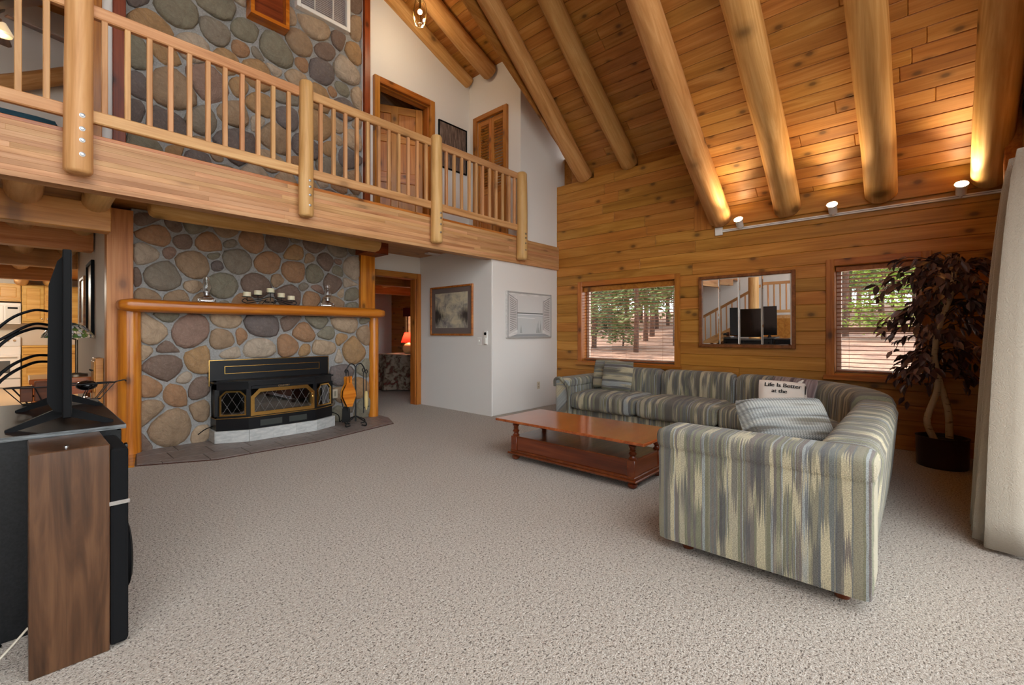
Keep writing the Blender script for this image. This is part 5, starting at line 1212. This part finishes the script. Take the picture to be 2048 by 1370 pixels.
# ================================================================ KITCHEN
KY=14.55
def cabinet(name,x0,x1,z0,z1,y0,lab,doors,group,drawers=0):
    c=empty(name,((x0+x1)/2,y0,z0),lab,'cabinet',group); w=x1-x0; h=z1-z0
    bm=BM(); box(bm,-w/2,w/2,0,15.19-y0,0,h,.003); ob('body',bm,MAT['oak'],c)
    dw_=w/doors; top=h-(.17 if drawers else .02)
    for k in range(doors):
        cx=-w/2+dw_*(k+.5); bm=BM(); box(bm,cx-dw_/2+.012,cx+dw_/2-.012,-.022,0,.03,top,.004); d=ob('door',bm,MAT['oak'],c)
        bm=BM(); box(bm,cx-dw_/2+.07,cx+dw_/2-.07,-.030,-.02,.09,top-.06,.008); ob('panel',bm,MAT['oak'],d)
        bm=BM(); lathe(bm,[(.006,0),(.006,.012),(.015,.018),(0,.028)],10); ob('knob',bm,MAT['chrome'],d,loc=(cx+dw_/2*.75*(1 if k%2==0 else -1),-.024,.10 if z0>1 else top-.08),rot=(R(90),0,0),smooth=True)
        if drawers:
            bm=BM(); box(bm,cx-dw_/2+.012,cx+dw_/2-.012,-.022,0,h-.15,h-.02,.004); ob('drawer',bm,MAT['oak'],c)
cabinet('wall_cabinet',-.74,.02,1.90,2.29,14.85,'short oak wall cabinet above the microwave',2,'oak wall cabinets')
cabinet('wall_cabinet',.03,.74,1.42,2.29,14.85,'oak wall cabinet beside the microwave',2,'oak wall cabinets')
cabinet('wall_cabinet',.75,1.55,1.42,2.29,14.85,'oak wall cabinet at the end of the kitchen run',2,'oak wall cabinets')
cabinet('base_cabinet',.03,.62,.0,.88,KY,'oak base cabinet next to the white range',1,'oak base cabinets',1)
cabinet('base_cabinet',.63,1.55,.0,.88,KY,'oak base cabinet behind the hall lamp',2,'oak base cabinets',1)
bm=BM(); box(bm,.03,1.58,KY-.02,15.19,.88,.92,.004); ob('countertop',bm,MAT['oak'],label='oak edged kitchen countertop beside the range',cat='countertop')
rg=empty('kitchen_range',(-.36,KY,0),'white freestanding kitchen range with oven','range')
bm=BM(); box(bm,-.375,.375,.02,.63,0,.90,.004); ob('body',bm,MAT['white_enamel'],rg); bm=BM(); box(bm,-.37,.37,-.03,.02,.22,.74,.008); od=ob('oven_door',bm,MAT['white_enamel'],rg)
bm=BM(); box(bm,-.22,.22,-.034,-.03,.34,.60); ob('window',bm,plain('oven_glass',(.12,.12,.12),.1),od); bm=BM(); tube(bm,[(-.32,-.06,.69),(.32,-.06,.69)],.014,8); ob('handle',bm,MAT['white_enamel'],od,smooth=True)
bm=BM(); box(bm,-.37,.37,-.03,.02,.03,.20,.008); ob('drawer',bm,MAT['white_enamel'],rg); bm=BM(); box(bm,-.375,.375,.55,.64,.90,1.12,.01); ob('control_panel',bm,MAT['white_enamel'],rg)
for x in (-.28,-.18,.18,.28): bm=BM(); lathe(bm,[(.025,0),(.022,.025),(0,.026)],12); ob('knob',bm,plain('tan_knob',lin(190,160,120),.5) if x==-.28 else bpy.data.materials['tan_knob'],rg,loc=(x,.55,1.03),rot=(R(90),0,0),smooth=True)
mw_=empty('microwave',(-.36,14.80,1.40),'white over-range microwave between the wall cabinets','microwave')
bm=BM(); box(bm,-.375,.375,0,.39,0,.46,.006); ob('body',bm,MAT['white_enamel'],mw_); bm=BM(); box(bm,-.36,.12,-.02,0,.03,.40,.006); md=ob('door',bm,MAT['white_enamel'],mw_); bm=BM(); box(bm,-.28,.04,-.024,-.02,.10,.32); ob('window',bm,plain('grey_mesh_glass',(.3,.3,.3),.3),md)
bm=BM(); box(bm,.15,.36,-.012,0,.03,.40,.004); kp=ob('keypad',bm,plain('keypad_white',lin(214,212,206),.4),mw_); bm=BM(); box(bm,.18,.33,-.014,-.012,.33,.37); ob('display',bm,MAT['black'],kp)
def area(name,loc,rot,sx,sy,e,c):
    l=bpy.data.lights.new(name,'AREA'); l.shape='RECTANGLE'; l.size=sx; l.size_y=sy; l.energy=e; l.color=c; o=bpy.data.objects.new(name,l); COL.objects.link(o); o.location=loc; o.rotation_euler=rot; return o
point('kitchen_light_offscreen',(-.7,12.6,2.2),26,(1,.92,.76),.15)

# ================================================================ BEDROOM
bt=empty('bedside_table',(5.60,8.45,0),'round bedside table under a floral cloth','table')
def floral():
    t=NT('floral_cloth'); v=t.coord('Object'); n=t.noise(v,9,4,.6,.6); n2=t.noise(v,22,3)
    c=t.ramp(n,[(.42,lin(176,158,140)),(.5,lin(150,132,112)),(.58,lin(96,66,54)),(.66,lin(118,40,36))]); t.P(Base_Color=t.mix(t.math('MULTIPLY',n2,.35),c,lin(80,74,56)),Roughness=.9); return t.m
bm=BM(); rings=[]; n=64
for r,z,a in ((.02,.75,0),(.48,.75,0),(.50,.735,.004),(.53,.5,.03),(.56,.25,.055),(.60,.03,.075)):
    rings.append([bm.verts.new(((r+a*math.sin(9*2*math.pi*k/n))*math.cos(2*math.pi*k/n),(r+a*math.sin(9*2*math.pi*k/n))*math.sin(2*math.pi*k/n),z)) for k in range(n)])
for a,b in zip(rings[:-1],rings[1:]):
    for k in range(n): bm.faces.new((a[k],a[(k+1)%n],b[(k+1)%n],b[k]))
bm.faces.new(rings[0]); ob('cloth',bm,floral(),bt,smooth=True)
bm=BM(); lathe(bm,[(.47,.744),(.47,.752),(0,.753)],40); ob('glass_top',bm,plain('pale_top',lin(190,176,168),.2),bt)
bm=BM(); lathe(bm,[(.25,0),(.25,.03),(.05,.05),(.05,.72),(.4,.735),(.4,.74)],20); ob('pedestal',bm,MAT['cherry_dark'],bt)
lp=onZ(814,712,.78); bl2=empty('bedside_lamp',(5.74,8.30,.753),'cream ceramic lamp with red shade on the bedroom table','lamp')
bm=BM(); lathe(bm,[(.06,0),(.10,.01),(.135,.09),(.13,.15),(.08,.21),(.03,.235),(.02,.25),(.02,.30),(0,.30)],24); ob('base',bm,plain('cream_ceramic',lin(206,178,130),.25),bl2,smooth=True)
def redshade():
    t=NT('red_shade'); t.P(Base_Color=lin(190,30,24),Roughness=.8); tr=t.N('ShaderNodeBsdfTranslucent'); tr.inputs[0].default_value=(*lin(214,52,40),1); m=t.N('ShaderNodeMixShader'); m.inputs[0].default_value=.55; t.l.new(t.b.outputs[0],m.inputs[1]); t.l.new(tr.outputs[0],m.inputs[2]); t.l.new(m.outputs[0],t.out.inputs[0]); return t.m
bm=BM(); lathe(bm,[(.17,.24),(.09,.46)],28,cap=False); ob('shade',bm,redshade(),bl2,smooth=True)
point('bedside_bulb',(5.74,8.30,1.13),2,(1,.6,.35),.03)
chd=empty('upholstered_chair',(5.55,9.55,0),'floral upholstered chair behind the bedroom table','chair',rz=R(-10))
fl=floral(); bm=BM(); rbox_pts(bm,.48,.10,.62,.045,10,4,10,fn=lambda p:Vector((p.x*(1-.3*max(0,p.z-.1)),p.y+.25,p.z+.75))); ob('backrest',bm,fl,chd); bm=BM(); rbox_pts(bm,.52,.5,.16,.05,8,8,4,fn=lambda p:p+Vector((0,0,.42))); ob('seat',bm,fl,chd)
for x in (-.2,.2):
    for y in (-.2,.2): bm=BM(); tube(bm,[(x,y,0),(x,y,.36)],[.018,.025],8); ob('leg',bm,MAT['cherry_dark'],chd,smooth=True)

# ================================================================ STAIRS seen in the mirror
stt=empty('staircase',(-3.2,4.4,0),'wooden staircase with square balusters beside the white wall','stairs')
for k in range(7):
    y=1.4-.33*k; z=.18*(k+1); board('tread',(-.45,y-.16,z),(.45,y-.16,z),.32,.04,(0,1,0),MAT['rail'],stt); board('riser',(-.45,y,z-.09),(.45,y,z-.09),.16,.02,(0,0,1),MAT['rail'],stt)
for x in (-.46,.46): board('stringer',(x,1.5,.03),(x,-.85,1.30),.26,.04,(0,0,1),MAT['rail'],stt)
bm=BM(); box(bm,-.48,1.0,-2.1,-.88,1.20,1.28); ob('landing',bm,MAT['rail'],stt); bm=BM(); box(bm,-.48,1.0,-2.1,-.90,.02,1.2); ob('landing_front',bm,MAT['plank'],stt)
board('handrail',(.46,1.5,.95),(.46,-.85,2.22),.08,.06,(0,0,1),MAT['rail'],stt)
for k in range(14): y=1.35-.165*k; z=.08+.541*(1.5-y); board('baluster',(.46,y,z),(.46,y,z+.86),.035,.035,(1,0,0),MAT['rail'],stt)
board('landing_rail',(1.0,-2.1,2.2),(1.0,-.88,2.2),.08,.06,(0,0,1),MAT['rail'],stt); board('landing_rail',(1.0,-2.1,1.40),(1.0,-.88,1.40),.08,.05,(0,0,1),MAT['rail'],stt)
for k in range(8): y=-2.0+.15*k; board('baluster',(1.0,y,1.4),(1.0,y,2.2),.035,.035,(1,0,0),MAT['rail'],stt)
log('log_column',(-2.15,3.55,0),(-2.15,3.55,4.2),.14,.13,MAT['rail_log'],seed=150,round0=False,label='tall log column beside the stair landing',cat='column')

# ================================================================ OUTDOORS
def gz(X,Y): return -.25+.072*max(0,X-6.5)+.12*math.sin(X*.4+Y*.23)+.08*math.sin(Y*.7)
bm=BM(); nx,ny=50,60; g=[]
for i in range(nx+1):
    row=[]
    for j in range(ny+1):
        X=6.9+i*1.5; Y=-40+j*1.7; row.append(bm.verts.new((X,Y,gz(X,Y))))
    g.append(row)
for i in range(nx):
    for j in range(ny): bm.faces.new((g[i][j],g[i+1][j],g[i+1][j+1],g[i][j+1]))
t=NT('forest_litter'); v=t.coord('Object'); n=t.noise(v,.8,6,.7); n2=t.noise(v,9,4,.7); t.P(Base_Color=t.mix(t.math('MULTIPLY',n2,.7),t.ramp(n,[(.38,lin(104,72,56)),(.62,lin(168,128,104))]),lin(74,52,42)),Roughness=.95); t.bump(n2,.6,.05)
ob('ground',bm,t.m,kind='structure',label='brown needle strewn forest floor outside',smooth=True)
bm=BM(); box(bm,-30,6.9,-60,-.8,-.6,-.3); t=NT('pale_gravel'); t.P(Base_Color=lin(170,160,146),Roughness=.95); ob('ground_front',bm,t.m,kind='structure',label='pale ground in front of the house')
def folmat(name,a,b):
    t=NT(name); v=t.coord('Object'); n=t.noise(v,1.5,3); col=t.ramp(n,[(.35,a),(.65,b)]); t.P(Base_Color=col,Roughness=.7)
    tr=t.N('ShaderNodeBsdfTranslucent'); t.l.new(col,tr.inputs[0]); m=t.N('ShaderNodeMixShader'); m.inputs[0].default_value=.4; t.l.new(t.b.outputs[0],m.inputs[1]); t.l.new(tr.outputs[0],m.inputs[2]); t.l.new(m.outputs[0],t.out.inputs[0]); return t.m
FG=folmat('conifer_needles',lin(56,72,42),lin(124,138,84)); FL=folmat('light_leaves',lin(92,122,36),lin(156,176,72))
t=NT('pine_bark'); v=t.coord('Object'); n=t.noise(t.scale(v,(8,8,2)),2,5,.7); t.P(Base_Color=t.ramp(n,[(.35,lin(58,42,36)),(.65,lin(112,84,70))]),Roughness=.95); t.bump(n,.8,.03); BK=t.m
def tree_mesh(h,r,base,spread,nb,nt,seed,leafy=False):
    rr=random.Random(seed); bm=BM(); P=[(rr.uniform(-.04,.04)*k,rr.uniform(-.04,.04)*k,h*k/8) for k in range(9)]; tube(bm,P,[r*(1-.85*k/8)+.01 for k in range(9)],8)
    tm=bpy.data.meshes.new('trunk'); [setattr(f,'smooth',True) for f in bm.faces]; bm.to_mesh(tm); bm.free(); tm.materials.append(BK)
    vs=[];fs=[]
    for k in range(nb):
        f=rr.random()**1.25; z=base+(h-base)*f; a=rr.uniform(0,6.283); L=spread*(1-f*.85)*rr.uniform(.55,1.1); d=Vector((math.cos(a),math.sin(a),0)); dz=rr.uniform(-.35,.05)
        for q in range(nt):
            s=(.2+.8*rr.random()); p=Vector((0,0,z))+d*L*s+Vector((0,0,dz*L*s*s))+Vector((rr.gauss(0,.10),rr.gauss(0,.10),rr.gauss(0,.07)))*L*.7
            ln_=rr.uniform(.10,.26)*(1.0 if not leafy else .55)*(.6+spread*.25); aa=a+rr.uniform(-1.2,1.2); dd=Vector((math.cos(aa),math.sin(aa),rr.uniform(-.7,.25))).normalized(); w_=dd.cross(Vector((rr.uniform(-1,1),rr.uniform(-1,1),1))).normalized()*ln_*(.20 if not leafy else .45)
            i=len(vs); vs+= [p-w_*.6,p+dd*ln_*.5+w_,p+dd*ln_,p+dd*ln_*.5-w_]; fs.append((i,i+1,i+2,i+3))
    fm=bpy.data.meshes.new('foliage'); fm.from_pydata([tuple(v) for v in vs],[],fs); fm.materials.append(FL if leafy else FG); return tm,fm
def tree(px,D,meshes,lab,grp='forest trees outside',sc=1.0,rz=0.0,nm='conifer'):
    lat=(px-1024)*D/F; p=VIEW*D+RIGHT*lat; o=empty(nm,(p.x,p.y,gz(p.x,p.y)-.05),lab,'tree',grp,rz); o.scale=(sc,sc,sc); share('trunk',meshes[0],o); share('foliage',meshes[1],o)['kind']='stuff'; return o
mA=tree_mesh(11,.095,1.7,2.6,330,26,1); mB=tree_mesh(14,.125,3.0,3.0,260,22,2); mC=tree_mesh(15,.13,2.6,3.4,300,22,3); mS=tree_mesh(2.6,.03,.3,.8,90,16,4); mY=tree_mesh(5.5,.08,.6,1.7,260,22,5,True); mD=tree_mesh(7,.10,.7,2.0,300,20,6)
tree(1272,17,mA,'conifer with a bare lower trunk in the middle of the wide window')
tree(1291,23,mB,'taller conifer close behind the middle trunk, outside the wide window',rz=1.0); tree(1304,25,mB,'thick trunked conifer outside the wide window near its far jamb',rz=2.2,sc=1.1)
tree(1188,19,mD,'bushy dark young conifer outside the wide window',rz=.5); tree(1246,20,mS,'small pale sapling on the needles outside the wide window'); tree(1352,20,mC,'broad conifer shading the edge of the wide window',rz=1.7)
tree(1222,30,mD,'young conifer behind the sapling',rz=2.9,sc=1.0)
tree(1690,20,mC,'dark conifer outside the narrow window',rz=.3); tree(1716,26,mB,'conifer trunk behind the narrow window sash',rz=1.3); tree(1768,17,mY,'sunlit yellow green leafy tree outside the narrow window',nm='leafy_tree')
rt_=random.Random(77)
cells=[(px_,D_) for D_ in (31,39,48,60) for px_ in list(range(1110,1420,62))+list(range(1610,1900,62))]
for k,(px,D) in enumerate(cells):
    px+=rt_.uniform(-14,14)+D; D+=rt_.uniform(-2,2); tree(px,D,(mA,mB,mC,mC)[k%4],'conifer in the dense forest behind the nearer trunks',sc=rt_.uniform(.9,1.4),rz=rt_.uniform(0,6.28),grp='distant forest conifers')
